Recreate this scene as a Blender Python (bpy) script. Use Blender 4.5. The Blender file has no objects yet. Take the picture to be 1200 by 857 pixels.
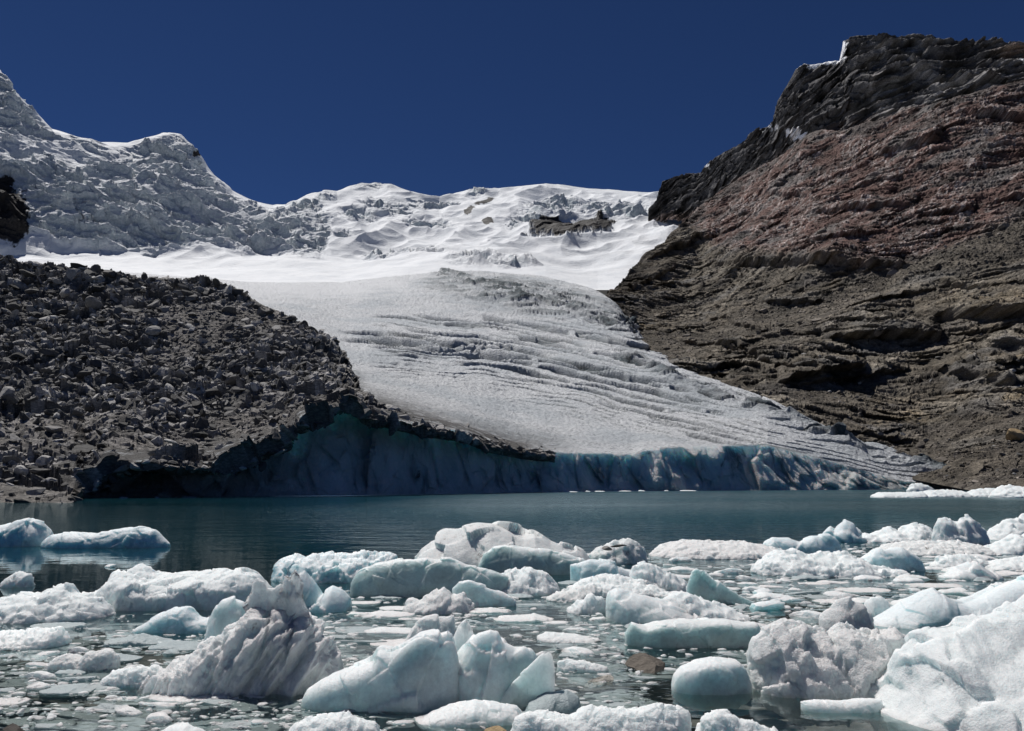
import bpy, math, random
import numpy as np
random.seed(11)
RNG = np.random.default_rng(5)
C = bpy.context.scene.collection
SC = bpy.context.scene
FO, HZ, CH = 960.0, 565.0, 1.7
TH = math.atan((HZ - 428.5) / FO)

# ------------------------------------------------------------------ helpers
def P(px, py, d):
    px = np.asarray(px, float); py = np.asarray(py, float); d = np.asarray(d, float)
    x = (px - 600) / FO; yc = (428.5 - py) / FO
    dy = math.cos(TH) - yc * math.sin(TH); dz = math.sin(TH) + yc * math.cos(TH)
    return np.stack([x / dy * d, d + 0 * x, CH + dz / dy * d], -1)

def wd(py):                       # distance at which the water surface is seen at this height of the view
    yc = (428.5 - py) / FO
    dy = math.cos(TH) - yc * math.sin(TH); dz = math.sin(TH) + yc * math.cos(TH)
    return -CH * dy / dz

def h3(x, y, z, s=0):
    h = (x.astype(np.uint32) * np.uint32(374761393) + y.astype(np.uint32) * np.uint32(668265263)
         + z.astype(np.uint32) * np.uint32(2147483647 - 58) + np.uint32((s * 974711 + 12345) & 0xffffffff))
    h = (h ^ (h >> np.uint32(13))) * np.uint32(1274126177)
    h = (h ^ (h >> np.uint32(16))) * np.uint32(2246822519)
    return h ^ (h >> np.uint32(15))

def perlin(p, seed=0):
    p = p.astype(np.float32); i = np.floor(p).astype(np.int64); f = p - i
    u = f * f * f * (f * (f * 6 - 15) + 10)
    out = np.zeros(p.shape[:-1], np.float32)
    for a in (0, 1):
        for b in (0, 1):
            for c in (0, 1):
                h = h3(i[..., 0] + a, i[..., 1] + b, i[..., 2] + c, seed)
                gx = (h & 1023).astype(np.float32) / 511.5 - 1
                gy = ((h >> np.uint32(10)) & 1023).astype(np.float32) / 511.5 - 1
                gz = ((h >> np.uint32(20)) & 1023).astype(np.float32) / 511.5 - 1
                w = ((u[..., 0] if a else 1 - u[..., 0]) * (u[..., 1] if b else 1 - u[..., 1])
                     * (u[..., 2] if c else 1 - u[..., 2]))
                out += w * (gx * (f[..., 0] - a) + gy * (f[..., 1] - b) + gz * (f[..., 2] - c))
    return out * 1.4

def fbm(p, octv=4, gain=0.5, seed=0, ridged=False):
    o = 0; a = 1.0; t = 0
    for k in range(octv):
        n = perlin(p * (2.03 ** k) + 17.3 * k, seed + k)
        if ridged: n = 1 - 2.4 * np.abs(n)
        o = o + a * n; t += a; a *= gain
    return o / t

def cells(p, seed=0, tilt=1.0):
    """angular blocks: every cell a random height and a random slope"""
    p = p.astype(np.float32); i = np.floor(p).astype(np.int64); f = p - i
    best = np.full(p.shape[:-1], 9., np.float32); sec = best.copy(); val = np.zeros_like(best)
    for a in (-1, 0, 1):
        for b in (-1, 0, 1):
            for c in (-1, 0, 1):
                h = h3(i[..., 0] + a, i[..., 1] + b, i[..., 2] + c, seed)
                jx = (h & 1023) / np.float32(1023); jy = ((h >> np.uint32(10)) & 1023) / np.float32(1023)
                jz = ((h >> np.uint32(20)) & 1023) / np.float32(1023)
                dx = f[..., 0] - a - jx; dy = f[..., 1] - b - jy; dz = f[..., 2] - c - jz
                d = dx * dx + dy * dy + dz * dz
                k = h * np.uint32(2654435761); k ^= k >> np.uint32(15)
                v = ((k & 255).astype(np.float32) / 255 - .5
                     + tilt * (dx * (((k >> np.uint32(8)) & 255).astype(np.float32) / 127.5 - 1)
                               + dy * (((k >> np.uint32(16)) & 255).astype(np.float32) / 127.5 - 1)
                               + dz * (((k >> np.uint32(24)) & 255).astype(np.float32) / 127.5 - 1)))
                m = d < best
                sec = np.where(m, best, np.minimum(sec, d))
                val = np.where(m, v, val); best = np.where(m, d, best)
    return val, np.sqrt(best), np.sqrt(sec)

def ledge(s, sharp=0.12):
    """overhanging strata profile: swells out with height, then steps back"""
    f = s - np.floor(s)
    r = np.clip(f / (1 - sharp), 0, 1)
    return np.where(f < 1 - sharp, r ** 1.5, (1 - f) / sharp)

def sstep(a, b, x):
    t = np.clip((x - a) / (b - a), 0, 1); return t * t * (3 - 2 * t)

def gridn(G):
    a = np.gradient(G, axis=1); b = np.gradient(G, axis=0)
    n = np.cross(a, b); n /= np.linalg.norm(n, axis=-1, keepdims=True) + 1e-9
    return n

def mesh_np(name, V, Fq, mat, attrs=None, smooth=True, parent=None, loc=None):
    V = np.asarray(V, np.float32).reshape(-1, 3)
    if loc is not None: V = V - np.asarray(loc, np.float32)
    me = bpy.data.meshes.new(name)
    Fq = np.asarray(Fq, np.int32); k = Fq.shape[1]
    me.vertices.add(len(V)); me.vertices.foreach_set('co', V.ravel())
    me.loops.add(Fq.size); me.loops.foreach_set('vertex_index', Fq.ravel())
    me.polygons.add(len(Fq)); me.polygons.foreach_set('loop_start', np.arange(0, Fq.size, k, dtype=np.int32))
    me.update(calc_edges=True)
    me.polygons.foreach_set('use_smooth', np.full(len(Fq), bool(smooth)))
    for an, av in (attrs or {}).items():
        av = np.asarray(av, np.float32)
        if av.ndim > 1 and av.shape[-1] == 3:
            at = me.attributes.new(an, 'FLOAT_VECTOR', 'POINT'); at.data.foreach_set('vector', av.ravel())
        else:
            at = me.attributes.new(an, 'FLOAT', 'POINT'); at.data.foreach_set('value', av.ravel())
    me.materials.append(mat)
    o = bpy.data.objects.new(name, me); C.objects.link(o)
    if loc is not None: o.location = loc
    if parent is not None: o.parent = parent
    return o

def grid_faces(ny, nx, wrapx=False):
    idx = np.arange(ny * nx).reshape(ny, nx)
    if wrapx: idx = np.concatenate([idx, idx[:, :1]], 1)
    return np.stack([idx[:-1, :-1], idx[:-1, 1:], idx[1:, 1:], idx[1:, :-1]], -1).reshape(-1, 4)

def tag(o, label=None, cat=None, group=None, kind=None):
    if label: o['label'] = label
    if cat: o['category'] = cat
    if group: o['group'] = group
    if kind: o['kind'] = kind
    return o

def terrain(curves, x0, x1, nx, rows, smooth_rows=0, sx=0):
    """surface through feature lines of the land: each line a list of (bearing column, height row, distance)"""
    px = np.linspace(x0, x1, nx)
    L = []
    for c in curves:
        c = np.array(c, float)
        dd_ = np.interp(px, c[:, 0], c[:, 2])
        if sx:
            w_ = int(sx * 3); kk = np.exp(-.5 * (np.arange(-w_, w_ + 1) / sx) ** 2); kk /= kk.sum()
            dd_ = np.convolve(np.pad(dd_, w_, mode='reflect', reflect_type='odd'), kk, 'valid')
        yy_ = np.interp(px, c[:, 0], c[:, 1])
        if sx == 12 and len(L) >= 2: yy_ = np.convolve(np.pad(yy_, w_, mode='reflect', reflect_type='odd'), kk, 'valid')
        L.append(np.stack([px, yy_, dd_], -1))
    out = []
    for k in range(len(L) - 1):
        t = np.linspace(0, 1, rows[k], endpoint=(k == len(L) - 2))[:, None, None]
        out.append(L[k][None] * (1 - t) + L[k + 1][None] * t)
    U = np.concatenate(out, 0)
    if smooth_rows:
        k = np.exp(-0.5 * (np.arange(-3 * smooth_rows, 3 * smooth_rows + 1) / smooth_rows) ** 2); k /= k.sum()
        pad = 3 * smooth_rows
        for ch in (1, 2):
            A = np.pad(U[..., ch], ((pad, pad), (0, 0)), mode='reflect', reflect_type='odd')
            U[..., ch] = sum(k[j] * A[j:j + U.shape[0]] for j in range(2 * pad + 1))
    return U, P(U[..., 0], U[..., 1], U[..., 2])

# ------------------------------------------------------------------ materials
def newmat(name):
    m = bpy.data.materials.new(name); m.use_nodes = True
    nt = m.node_tree; nt.nodes.clear()
    out = nt.nodes.new('ShaderNodeOutputMaterial')
    return m, nt, out
class N:
    def __init__(s, nt): s.nt = nt
    def n(s, t, **kw):
        x = s.nt.nodes.new('ShaderNode' + t)
        for k, v in kw.items(): setattr(x, k, v)
        return x
    def l(s, a, b): s.nt.links.new(a, b)
    def val(s, sock, v):
        if hasattr(v, 'is_output') or isinstance(v, bpy.types.NodeSocket): s.l(v, sock)
        else: sock.default_value = v
    def noise(s, vec, scale, detail=5, rough=.55, dist=0, col=False):
        x = s.n('TexNoise'); s.val(x.inputs['Vector'], vec)
        x.inputs['Scale'].default_value = scale; x.inputs['Detail'].default_value = detail
        x.inputs['Roughness'].default_value = rough; x.inputs['Distortion'].default_value = dist
        return x.outputs['Color' if col else 'Fac']
    def vor(s, vec, scale, feat='F1', out='Distance', rnd=1):
        x = s.n('TexVoronoi', feature=feat); s.val(x.inputs['Vector'], vec); x.inputs['Scale'].default_value = scale
        return x.outputs[out]
    def ramp(s, fac, stops, interp='LINEAR'):
        x = s.n('ValToRGB'); x.color_ramp.interpolation = interp; s.val(x.inputs['Fac'], fac)
        e = x.color_ramp.elements
        while len(e) < len(stops): e.new(.5)
        for q, (p, c) in zip(e, stops): q.position = p; q.color = (*c, 1) if len(c) == 3 else c
        return x.outputs['Color']
    def mix(s, f, a, b, mode='MIX'):
        x = s.n('Mix', data_type='RGBA', blend_type=mode)
        s.val(x.inputs[0], f)
        for k, v in ((6, a), (7, b)):
            if isinstance(v, tuple): x.inputs[k].default_value = (*v, 1) if len(v) == 3 else v
            else: s.l(v, x.inputs[k])
        return x.outputs[2]
    def math(s, op, a, b=0., c=None, clamp=False):
        x = s.n('Math', operation=op, use_clamp=clamp); s.val(x.inputs[0], a); s.val(x.inputs[1], b)
        if c is not None: s.val(x.inputs[2], c)
        return x.outputs[0]
    def mr(s, v, a, b, c=0., d=1.):
        x = s.n('MapRange', interpolation_type='SMOOTHSTEP'); s.val(x.inputs[0], v)
        for k, q in zip((1, 2, 3, 4), (a, b, c, d)): x.inputs[k].default_value = q
        return x.outputs[0]
    def bump(s, h, dist, strength=1., nrm=None):
        x = s.n('Bump'); s.val(x.inputs['Height'], h); x.inputs['Distance'].default_value = dist
        x.inputs['Strength'].default_value = strength
        if nrm is not None: s.l(nrm, x.inputs['Normal'])
        return x.outputs['Normal']
    def attr(s, name, o='Fac'):
        x = s.n('Attribute', attribute_name=name); return x.outputs[o]
    def pos(s): return s.n('NewGeometry').outputs['Position']
    def obj(s): return s.n('TexCoord').outputs['Object']
    def nz(s):
        x = s.n('SeparateXYZ'); s.l(s.n('NewGeometry').outputs['Normal'], x.inputs[0]); return x.outputs[2]
    def scale(s, v, sc):
        x = s.n('Mapping'); s.l(v, x.inputs[0]); x.inputs['Scale'].default_value = sc; return x.outputs[0]
    def bsdf(s, out, **kw):
        b = s.n('BsdfPrincipled')
        for k, v in kw.items():
            k = k.replace('_', ' ')
            if isinstance(v, tuple) and len(v) == 3 and b.inputs[k].type == 'RGBA': v = (*v, 1)
            s.val(b.inputs[k], v)
        s.l(b.outputs[0], out.inputs['Surface']); return b

def rock_terrain_mat(name, fine=1.0):
    """albedo comes from the attribute 'alb' (kind of rock), plus mineral mottling, veins and grit"""
    m, nt, out = newmat(name); g = N(nt); p = g.pos()
    base = g.attr('alb', 'Vector')
    n1 = g.noise(p, .12 * fine, 8, .65)
    n2 = g.noise(g.scale(p, (1, 1, 2.5)), .9 * fine, 8, .7)
    c = g.mix(1., base, g.ramp(n1, [(.25, (.5, .5, .51)), (.5, (.9, .9, .9)), (.75, (1.25, 1.22, 1.2))]), 'MULTIPLY')
    c = g.mix(1., c, g.ramp(n2, [(.3, (.6, .6, .61)), (.5, (1.25, 1.25, 1.25)), (.66, (2.3, 2.25, 2.2))]), 'MULTIPLY')
    b = g.bump(n2, 1.0 / fine, .8)
    b = g.bump(g.noise(p, 3.5 * fine, 6, .7), .3 / fine, .8, b)
    g.bsdf(out, Base_Color=c, Roughness=.9, Specular_IOR_Level=.25, Normal=b)
    return m

def rubble_mat(name, cols):
    m, nt, out = newmat(name); g = N(nt); p = g.pos()
    rnd = g.n('ObjectInfo').outputs['Random']
    v = g.attr('rnd')
    f = g.math('FRACT', g.math('ADD', v, rnd))
    c = g.ramp(f, cols)
    n2 = g.noise(p, 1.7, 7, .7)
    c = g.mix(1., c, g.ramp(n2, [(.3, (.6, .6, .6)), (.5, (1, 1, 1)), (.7, (1.35, 1.33, 1.3))]), 'MULTIPLY')
    g.bsdf(out, Base_Color=c, Roughness=.88, Specular_IOR_Level=.3, Normal=g.bump(n2, .25, .7))
    return m

def snow_mat():
    m, nt, out = newmat('snow_and_icefall'); g = N(nt); p = g.pos()
    ice = g.attr('ice'); rock = g.attr('rock')
    n = g.noise(p, .05, 8, .6); n2 = g.noise(p, .35, 8, .65)
    snow = g.mix(g.mr(n, .35, .7), (.80, .82, .84), (.70, .73, .76))
    icec = g.mix(g.mr(n2, .4, .62), (.50, .58, .61), (.72, .76, .78))
    icec = g.mix(g.mr(g.math('ADD', g.nz(), g.math('MULTIPLY', g.math('SUBTRACT', n, .5), .9)), .34, .66), icec, snow)
    c = g.mix(ice, snow, icec)
    rc = g.ramp(n2, [(.35, (.012, .011, .011)), (.55, (.032, .029, .028)), (.75, (.055, .05, .046))])
    c = g.mix(rock, c, rc)
    b = g.bump(n2, 2.2, .45); b = g.bump(n, 5., .3, b)
    b = g.bump(g.math('MULTIPLY', g.noise(g.scale(p, (1, 1, 2)), .12, 8, .7), ice), 8, .6, b)
    g.bsdf(out, Base_Color=c, Roughness=.75, Specular_IOR_Level=.3, Normal=b)
    return m

def glacier_mat():
    m, nt, out = newmat('glacier_ice'); g = N(nt); p = g.pos()
    cliff = g.attr('cliff'); dirt = g.attr('dirt'); blue = g.attr('blue')
    n = g.noise(p, .35, 9, .7); n2 = g.noise(p, 1.3, 7, .7); big = g.noise(p, .03, 5, .6)
    top = g.ramp(n2, [(.35, (.30, .32, .34)), (.44, (.62, .645, .665)), (.55, (.88, .90, .92))])
    top = g.mix(g.mr(g.noise(p, .8, 8, .75), .60, .67), top, (.17, .17, .17))
    top = g.mix(g.mr(big, .45, .62, 0, .4), top, (.40, .47, .52))
    top = g.mix(blue, top, g.ramp(n, [(.38, (.012, .024, .03)), (.66, (.10, .15, .175))]))  # blue of the broken ice; crevasse shade is painted in with the same dark ramp
    top = g.mix(g.attr('snow'), top, (.79, .81, .83))
    sp = g.scale(p, (1, 1, .3))
    wall = g.ramp(g.noise(sp, .22, 8, .7, .6), [(.30, (.22, .27, .28)), (.42, (.62, .70, .71)), (.6, (.88, .91, .91))])
    wall = g.mix(g.mr(g.noise(g.scale(p, (1, 1, .35)), .16, 7, .7, 1.), .60, .70), wall, (.07, .075, .075))
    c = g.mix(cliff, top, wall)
    c = g.mix(g.math('MULTIPLY', dirt, g.mr(n, .32, .5)), c, (.09, .085, .08))
    b = g.bump(n2, 1.5, 1.); b = g.bump(g.noise(p, .25, 6, .6), 1.8, .5, b)
    r = g.mr(cliff, 0, 1, .75, .38)
    g.bsdf(out, Base_Color=c, Roughness=r, Specular_IOR_Level=.4, Normal=b, Subsurface_Weight=g.math('MULTIPLY', cliff, .75),
           Subsurface_Radius=(.58, .88, 1.), Subsurface_Scale=3.5)
    return m

def ice_mat(name, crust, clear, crust_lo=.30, crust_hi=.75, dirt=None, dirt_lo=.56, sss=.35, grain=1., rough=.55, low=0.0):
    m, nt, out = newmat(name); g = N(nt); p = g.pos(); q = g.obj()
    n = g.noise(p, 3.2, 7, .62); n2 = g.noise(p, 26., 8, .72); v = g.vor(p, 70.)
    k = g.math('ADD', g.nz(), g.math('MULTIPLY', g.math('SUBTRACT', n, .5), 1.1))
    k = g.mr(k, crust_lo, crust_hi)
    clearc = g.mix(g.mr(n, .3, .7), clear, tuple(min(1, x * 1.35) for x in clear))
    c = g.mix(k, clearc, crust)
    c = g.mix(1., c, g.ramp(n2, [(.3, (.82, .83, .84)), (.6, (1, 1, 1))]), 'MULTIPLY')
    if dirt:
        d = g.mr(g.noise(p, 5.5, 8, .7, .4), dirt_lo, dirt_lo + .12)
        d = g.math('MULTIPLY', d, g.mr(g.noise(p, 40, 3, .7), .35, .6))
        c = g.mix(d, c, dirt)
    b = g.bump(n, .07 * grain, .7)
    gr = g.math('MULTIPLY', g.math('ADD', g.math('MULTIPLY', v, -.35), n2), g.math('ADD', g.math('MULTIPLY', k, .8), .25))
    b = g.bump(gr, .022 * grain, .8, b)
    r = g.math('SUBTRACT', rough, g.math('MULTIPLY', g.math('SUBTRACT', 1., k), .25))
    g.bsdf(out, Base_Color=c, Roughness=r, IOR=1.31, Subsurface_Weight=sss, Subsurface_Radius=(.76, .95, 1.),
           Subsurface_Scale=.26, Normal=b, Specular_IOR_Level=.5)
    return m

def water_mat():
    m, nt, out = newmat('lake_water'); g = N(nt); p = g.pos()
    w1 = g.noise(g.scale(p, (1, 1.6, 1)), 2.2, 3, .5)
    w2 = g.noise(g.scale(p, (1, 2., 1)), .55, 3, .5)
    w3 = g.noise(p, 9., 3, .5)
    sx = g.n('SeparateXYZ'); g.l(p, sx.inputs[0])
    gust = g.math('MULTIPLY', g.math('MULTIPLY', g.mr(sx.outputs[1], 14, 45, .10, 1.), g.mr(g.math('DIVIDE', sx.outputs[0], g.math('ADD', sx.outputs[1], 5.)), -.28, .0, .45, 2.3)), g.mr(g.noise(g.scale(p, (.4, 1, 1)), .035, 3, .5), .35, .65, .45, 1.))
    h = g.math('ADD', g.math('MULTIPLY', w1, .11), g.math('MULTIPLY', w2, .22))
    h = g.math('ADD', h, g.math('MULTIPLY', w3, .006))
    h = g.math('MULTIPLY', h, gust)
    b = g.bump(h, 1., 1.)
    fr = g.n('Fresnel'); fr.inputs['IOR'].default_value = 1.333; g.l(b, fr.inputs['Normal'])
    gl = g.n('BsdfGlossy'); wx = g.math('MULTIPLY', g.mr(g.math('DIVIDE', sx.outputs[0], g.math('ADD', sx.outputs[1], 5.)), -.22, .0, 0., 1.), g.mr(sx.outputs[1], 18, 60, 0., 1.)); g.l(g.math('ADD', g.math('MULTIPLY', wx, .17), .035), gl.inputs['Roughness']); g.l(b, gl.inputs['Normal'])
    gl.inputs['Color'].default_value = (.86, .97, 1, 1)
    tr = g.n('BsdfTransparent'); tr.inputs['Color'].default_value = (.86, .90, .885, 1)
    df = g.n('BsdfDiffuse'); df.inputs['Color'].default_value = (.007, .045, .06, 1)
    body = g.n('MixShader'); g.l(g.mr(sx.outputs[1], 5, 30, .10, 1.), body.inputs[0]); g.l(tr.outputs[0], body.inputs[1]); g.l(df.outputs[0], body.inputs[2])
    mx = g.n('MixShader'); g.l(fr.outputs[0], mx.inputs[0]); g.l(body.outputs[0], mx.inputs[1]); g.l(gl.outputs[0], mx.inputs[2])
    g.l(mx.outputs[0], out.inputs['Surface'])
    return m

def bed_mat():
    m, nt, out = newmat('lake_bed_gravel'); g = N(nt); p = g.pos()
    v = g.vor(p, 7., out='Color'); n = g.noise(p, 1.5, 8, .65)
    c = g.ramp(n, [(.3, (.05, .055, .05)), (.5, (.11, .11, .10)), (.7, (.20, .19, .17))])
    bw = g.n('RGBToBW'); g.l(v, bw.inputs[0])
    c = g.mix(.5, c, g.ramp(bw.outputs[0], [(.2, (.05, .05, .045)), (.8, (.22, .2, .18))]))
    g.bsdf(out, Base_Color=c, Roughness=.8, Normal=g.bump(n, .1, .6))
    return m

M_ROCK = rock_terrain_mat('mountain_rock')
M_MOR = rock_terrain_mat('moraine_rock', 2.2)
GREYS = [(0, (.045, .045, .044)), (.4, (.095, .093, .09)), (.7, (.19, .185, .178)), (.9, (.40, .39, .375)), (1., (.55, .54, .52))]
M_RUB = rubble_mat('grey_rubble', GREYS)
M_SCR = rubble_mat('brown_scree', [(0, (.06, .052, .046)), (.4, (.105, .092, .078)), (.75, (.17, .15, .128)), (1., (.32, .285, .25))])
M_YEL = rubble_mat('ochre_boulder', [(0, (.34, .25, .14)), (1., (.40, .30, .18))])
M_PALE = rubble_mat('pale_stone', [(0, (.36, .34, .30)), (1., (.42, .40, .36))])
M_SNOW = snow_mat(); M_GLA = glacier_mat(); M_WAT = water_mat(); M_BED = bed_mat()
ICE = {
    'white': ice_mat('weathered_white_ice', (.79, .83, .83), (.62, .71, .71), -.05, .45, sss=.6, grain=.6, rough=.5),
    'blue': ice_mat('clear_blue_ice', (.77, .83, .845), (.46, .65, .67), .25, .75, sss=.75, grain=.5, rough=.45),
    'teal': ice_mat('clear_green_ice', (.78, .81, .80), (.46, .57, .55), .45, .9, sss=.75, grain=.4, rough=.4),
    'smooth': ice_mat('smooth_grey_ice', (.78, .81, .81), (.60, .69, .68), .25, .8, sss=.75, grain=.3, rough=.42),
    'grey': ice_mat('gritty_grey_ice', (.80, .80, .79), (.64, .67, .66), .1, .7, dirt=(.16, .14, .12), dirt_lo=.60, grain=1., rough=.5, sss=.5),
    'dirty': ice_mat('dirt_streaked_ice', (.76, .775, .765), (.50, .60, .59), .2, .7, dirt=(.13, .11, .09), dirt_lo=.57, grain=.8, rough=.5, sss=.5),
    'under': ice_mat('waterlogged_ice', (.40, .46, .47), (.26, .34, .35), .2, .8, sss=.3, grain=.6, rough=.4),
}

# ------------------------------------------------------------------ world, sun, camera
SUN_EL, SUN_AZ = math.radians(60), math.radians(40)      # sun to the left of and beyond the glacier
w = bpy.data.worlds.new('World'); SC.world = w; w.use_nodes = True
nt = w.node_tree; bg = nt.nodes['Background']
sky = nt.nodes.new('ShaderNodeTexSky'); sky.sky_type = 'NISHITA'; sky.sun_disc = False
sky.sun_elevation = SUN_EL; sky.altitude = 4900; sky.air_density = .7; sky.dust_density = 0.0; sky.ozone_density = 4.5
sky.sun_rotation = -SUN_AZ
hs = nt.nodes.new('ShaderNodeHueSaturation'); hs.inputs['Hue'].default_value = .509; hs.inputs['Saturation'].default_value = 1.15; hs.inputs['Value'].default_value = .90
nt.links.new(sky.outputs[0], hs.inputs['Color']); nt.links.new(hs.outputs[0], bg.inputs[0]); bg.inputs[1].default_value = .055
L = bpy.data.lights.new('sun', 'SUN'); L.energy = 4.4; L.angle = math.radians(.53); L.color = (1, .965, .925)
lo = bpy.data.objects.new('sun', L); C.objects.link(lo)
sd = np.array([-math.sin(SUN_AZ) * math.cos(SUN_EL), math.cos(SUN_AZ) * math.cos(SUN_EL), math.sin(SUN_EL)])
from mathutils import Vector
lo.rotation_euler = Vector(sd).to_track_quat('Z', 'Y').to_euler(); lo.location = (-60, 80, 160)
cam = bpy.data.cameras.new('camera'); co = bpy.data.objects.new('camera', cam); C.objects.link(co)
cam.sensor_width = 36; cam.lens = 36 * FO / 1200; cam.clip_end = 12000; cam.clip_start = .05
co.location = (0, 0, CH); co.rotation_euler = (math.pi / 2 + TH, 0, 0)
SC.camera = co
SC.view_settings.view_transform = 'Standard'; SC.view_settings.look = 'None'
SC.view_settings.exposure = 0.0; SC.view_settings.gamma = 1
SC.cycles.max_bounces = 6; SC.cycles.transparent_max_bounces = 8; SC.cycles.caustics_reflective = False
SC.cycles.sample_clamp_indirect = 4

# ------------------------------------------------------------------ ground, lake bed, water
gv = np.array([[-6000, -6000, -9], [6000, -6000, -9], [6000, 9000, -9], [-6000, 9000, -9]])
tag(mesh_np('ground', gv, [[0, 1, 2, 3]], M_BED), kind='structure')
ys = np.concatenate([np.linspace(-30, 0, 12), np.linspace(.3, 16, 160), np.geomspace(16.5, 240, 60)])
xs = np.sign(np.linspace(-1, 1, 241)) * (np.abs(np.linspace(-1, 1, 241)) ** 2.4) * 320
X, Y = np.meshgrid(xs, ys)
Z = np.interp(Y, [-30, 0, 2.2, 4, 7, 12, 20, 60, 240], [2.4, .25, -.05, -.28, -.5, -.9, -1.8, -6, -8])
Q = np.stack([X, Y, Z], -1); Q[..., 2] += .05 * fbm(Q * [1.3, 1.3, 0], 4, .6, 3) + .05 * np.maximum(0, cells(Q * [2.2, 2.2, 0], 4)[0]) * (Y < 20)
tag(mesh_np('lake_bed', Q, grid_faces(len(ys), len(xs)), M_BED), kind='structure')
wv = np.array([[-300, 1.6, 0], [300, 1.6, 0], [300, 235, 0], [-300, 235, 0]], float)
tag(mesh_np('lake_water', wv, [[0, 1, 2, 3]], M_WAT), kind='structure')

# ------------------------------------------------------------------ glacier
XL, XR = 20, 1150
C0 = [(20, 584, 90), (400, 581, 103), (560, 578, 126), (735, 575.6, 155), (1000, 574.2, 178), (1060, 573.6, 190), (1150, 573.4, 193)]
C1 = [(a, b, d + 1.0) for a, b, d in [(20, 570, 92), (90, 552, 93), (130, 539, 95), (250, 542, 97), (330, 509, 102), (352, 486, 103), (378, 478, 105), (392, 480, 106), (402, 468, 107), (412, 466, 108), (424, 482, 109),
      (500, 498, 119), (540, 503, 126), (575, 516, 131), (600, 523, 136), (650, 529, 145), (740, 532, 158), (755, 527, 160), (780, 524, 163), (850, 522, 170), (900, 521, 176), (960, 537, 181), (1010, 551, 187), (1060, 565, 193), (1105, 566, 194), (1150, 570, 195)]]
Cb = [(a, b + (c - d), d2) for (a, b, c, d, d2) in []]
C2 = [(20, 480, 150), (250, 482, 155), (400, 458, 165), (500, 462, 205), (600, 468, 230), (750, 478, 225), (900, 490, 215), (1000, 524, 205), (1060, 549, 199), (1105, 559, 197), (1150, 567, 197)]
C3 = [(20, 345, 236), (200, 350, 238), (300, 372, 245), (400, 420, 265), (500, 408, 315), (600, 415, 315), (700, 424, 305), (800, 437, 290), (900, 469, 247), (1000, 514, 216), (1105, 556.5, 200), (1150, 563, 199)]
C4 = [(20, 320, 400), (200, 333, 430), (300, 347, 450), (400, 352, 460), (500, 347, 480), (600, 347, 500), (710, 374, 460), (750, 403, 400), (800, 435, 330), (900, 468, 290), (1000, 513, 250), (1150, 562, 230)]
C5 = [(20, 310, 600), (200, 323, 620), (300, 331, 640), (400, 331, 650), (470, 323, 670), (560, 318, 700), (640, 324, 690), (700, 340, 620), (716, 349, 590), (750, 395, 500), (800, 430, 400), (900, 462, 360), (1000, 505, 300), (1150, 560, 270)]
C6 = [(a, b + 8, d + 70) for a, b, d in C5]
U, G = terrain([C0, C1, C2, C3, C4, C5, C6], XL, XR, 1500, [110, 120, 130, 110, 70, 20], 3, 12)
px, py, dd = U[..., 0], U[..., 1], U[..., 2]
rows = np.arange(U.shape[0])[:, None] * np.ones_like(px)
cliffm = 1 - sstep(104, 114, rows)
n = gridn(G)
if n[200, 700, 2] < 0: n = -n
# wall of the ice front: big scallops, vertical ribs and joints
cv, c1_, c2_ = cells(G / [7., 7., 11.], 21, .7)
rib = fbm(G / [3.2, 3.2, 30.], 4, .55, 8)
g_ = np.clip((c2_ - c1_) * 5, 0, 1)
wall = (2.6 * cv + .45 * rib - .9 * (1 - g_) * sstep(-.2, .3, perlin(G / 25., 24)) + 2.2 * fbm(G / 14., 3, .5, 25)) * .9 + .8 * cells(G / [2., 2., 3.], 22, .8)[0]
midw = np.clip(np.sin(np.pi * np.clip(rows / 112., 0, 1)) * 1.6, 0, 1)
G = G + np.array([0, -1., 0]) * (wall * midw)[..., None]
# top of the ice: sun cups, ridges, crevasses
topm = sstep(112, 130, rows)
mid = sstep(560, 700, px) * 1.0
arc = py + 0.0 - 0.22 * np.maximum(0, px - 560) + .05 * np.maximum(0, 560 - px) - 6 * np.exp(-((px - 540) / 60) ** 2)
wob = 5 * fbm(G / 40., 2, .5, 31)
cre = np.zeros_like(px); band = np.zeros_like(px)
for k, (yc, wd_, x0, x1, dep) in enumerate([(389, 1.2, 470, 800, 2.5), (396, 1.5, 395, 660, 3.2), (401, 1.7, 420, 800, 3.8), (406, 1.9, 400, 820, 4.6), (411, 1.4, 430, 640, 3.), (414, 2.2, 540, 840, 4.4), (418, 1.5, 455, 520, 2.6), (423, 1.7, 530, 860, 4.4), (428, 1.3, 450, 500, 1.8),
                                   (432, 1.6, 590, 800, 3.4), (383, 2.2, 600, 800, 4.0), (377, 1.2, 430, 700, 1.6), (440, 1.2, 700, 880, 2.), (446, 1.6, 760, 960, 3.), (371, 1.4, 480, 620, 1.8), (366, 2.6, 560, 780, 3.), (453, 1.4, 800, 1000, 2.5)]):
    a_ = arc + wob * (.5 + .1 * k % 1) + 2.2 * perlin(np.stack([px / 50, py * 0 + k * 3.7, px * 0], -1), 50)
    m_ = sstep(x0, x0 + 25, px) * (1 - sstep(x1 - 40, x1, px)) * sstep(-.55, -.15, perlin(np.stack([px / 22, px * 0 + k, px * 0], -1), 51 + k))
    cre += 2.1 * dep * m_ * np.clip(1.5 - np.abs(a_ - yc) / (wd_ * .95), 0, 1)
    band = np.maximum(band, m_ * np.clip(1.7 - np.abs(a_ - yc) / (wd_ * .8), 0, 1))  # mask of the trenches whose shade is painted into the ice colour
rough = .4 * (1 - .9 * np.clip(band, 0, 1)) * fbm(G / [2.4, 7., 2.4], 4, .62, 33, True) * np.clip(dd / 260, .5, 1.5) + 1.6 * fbm(G / 28., 3, .5, 35)
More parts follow.
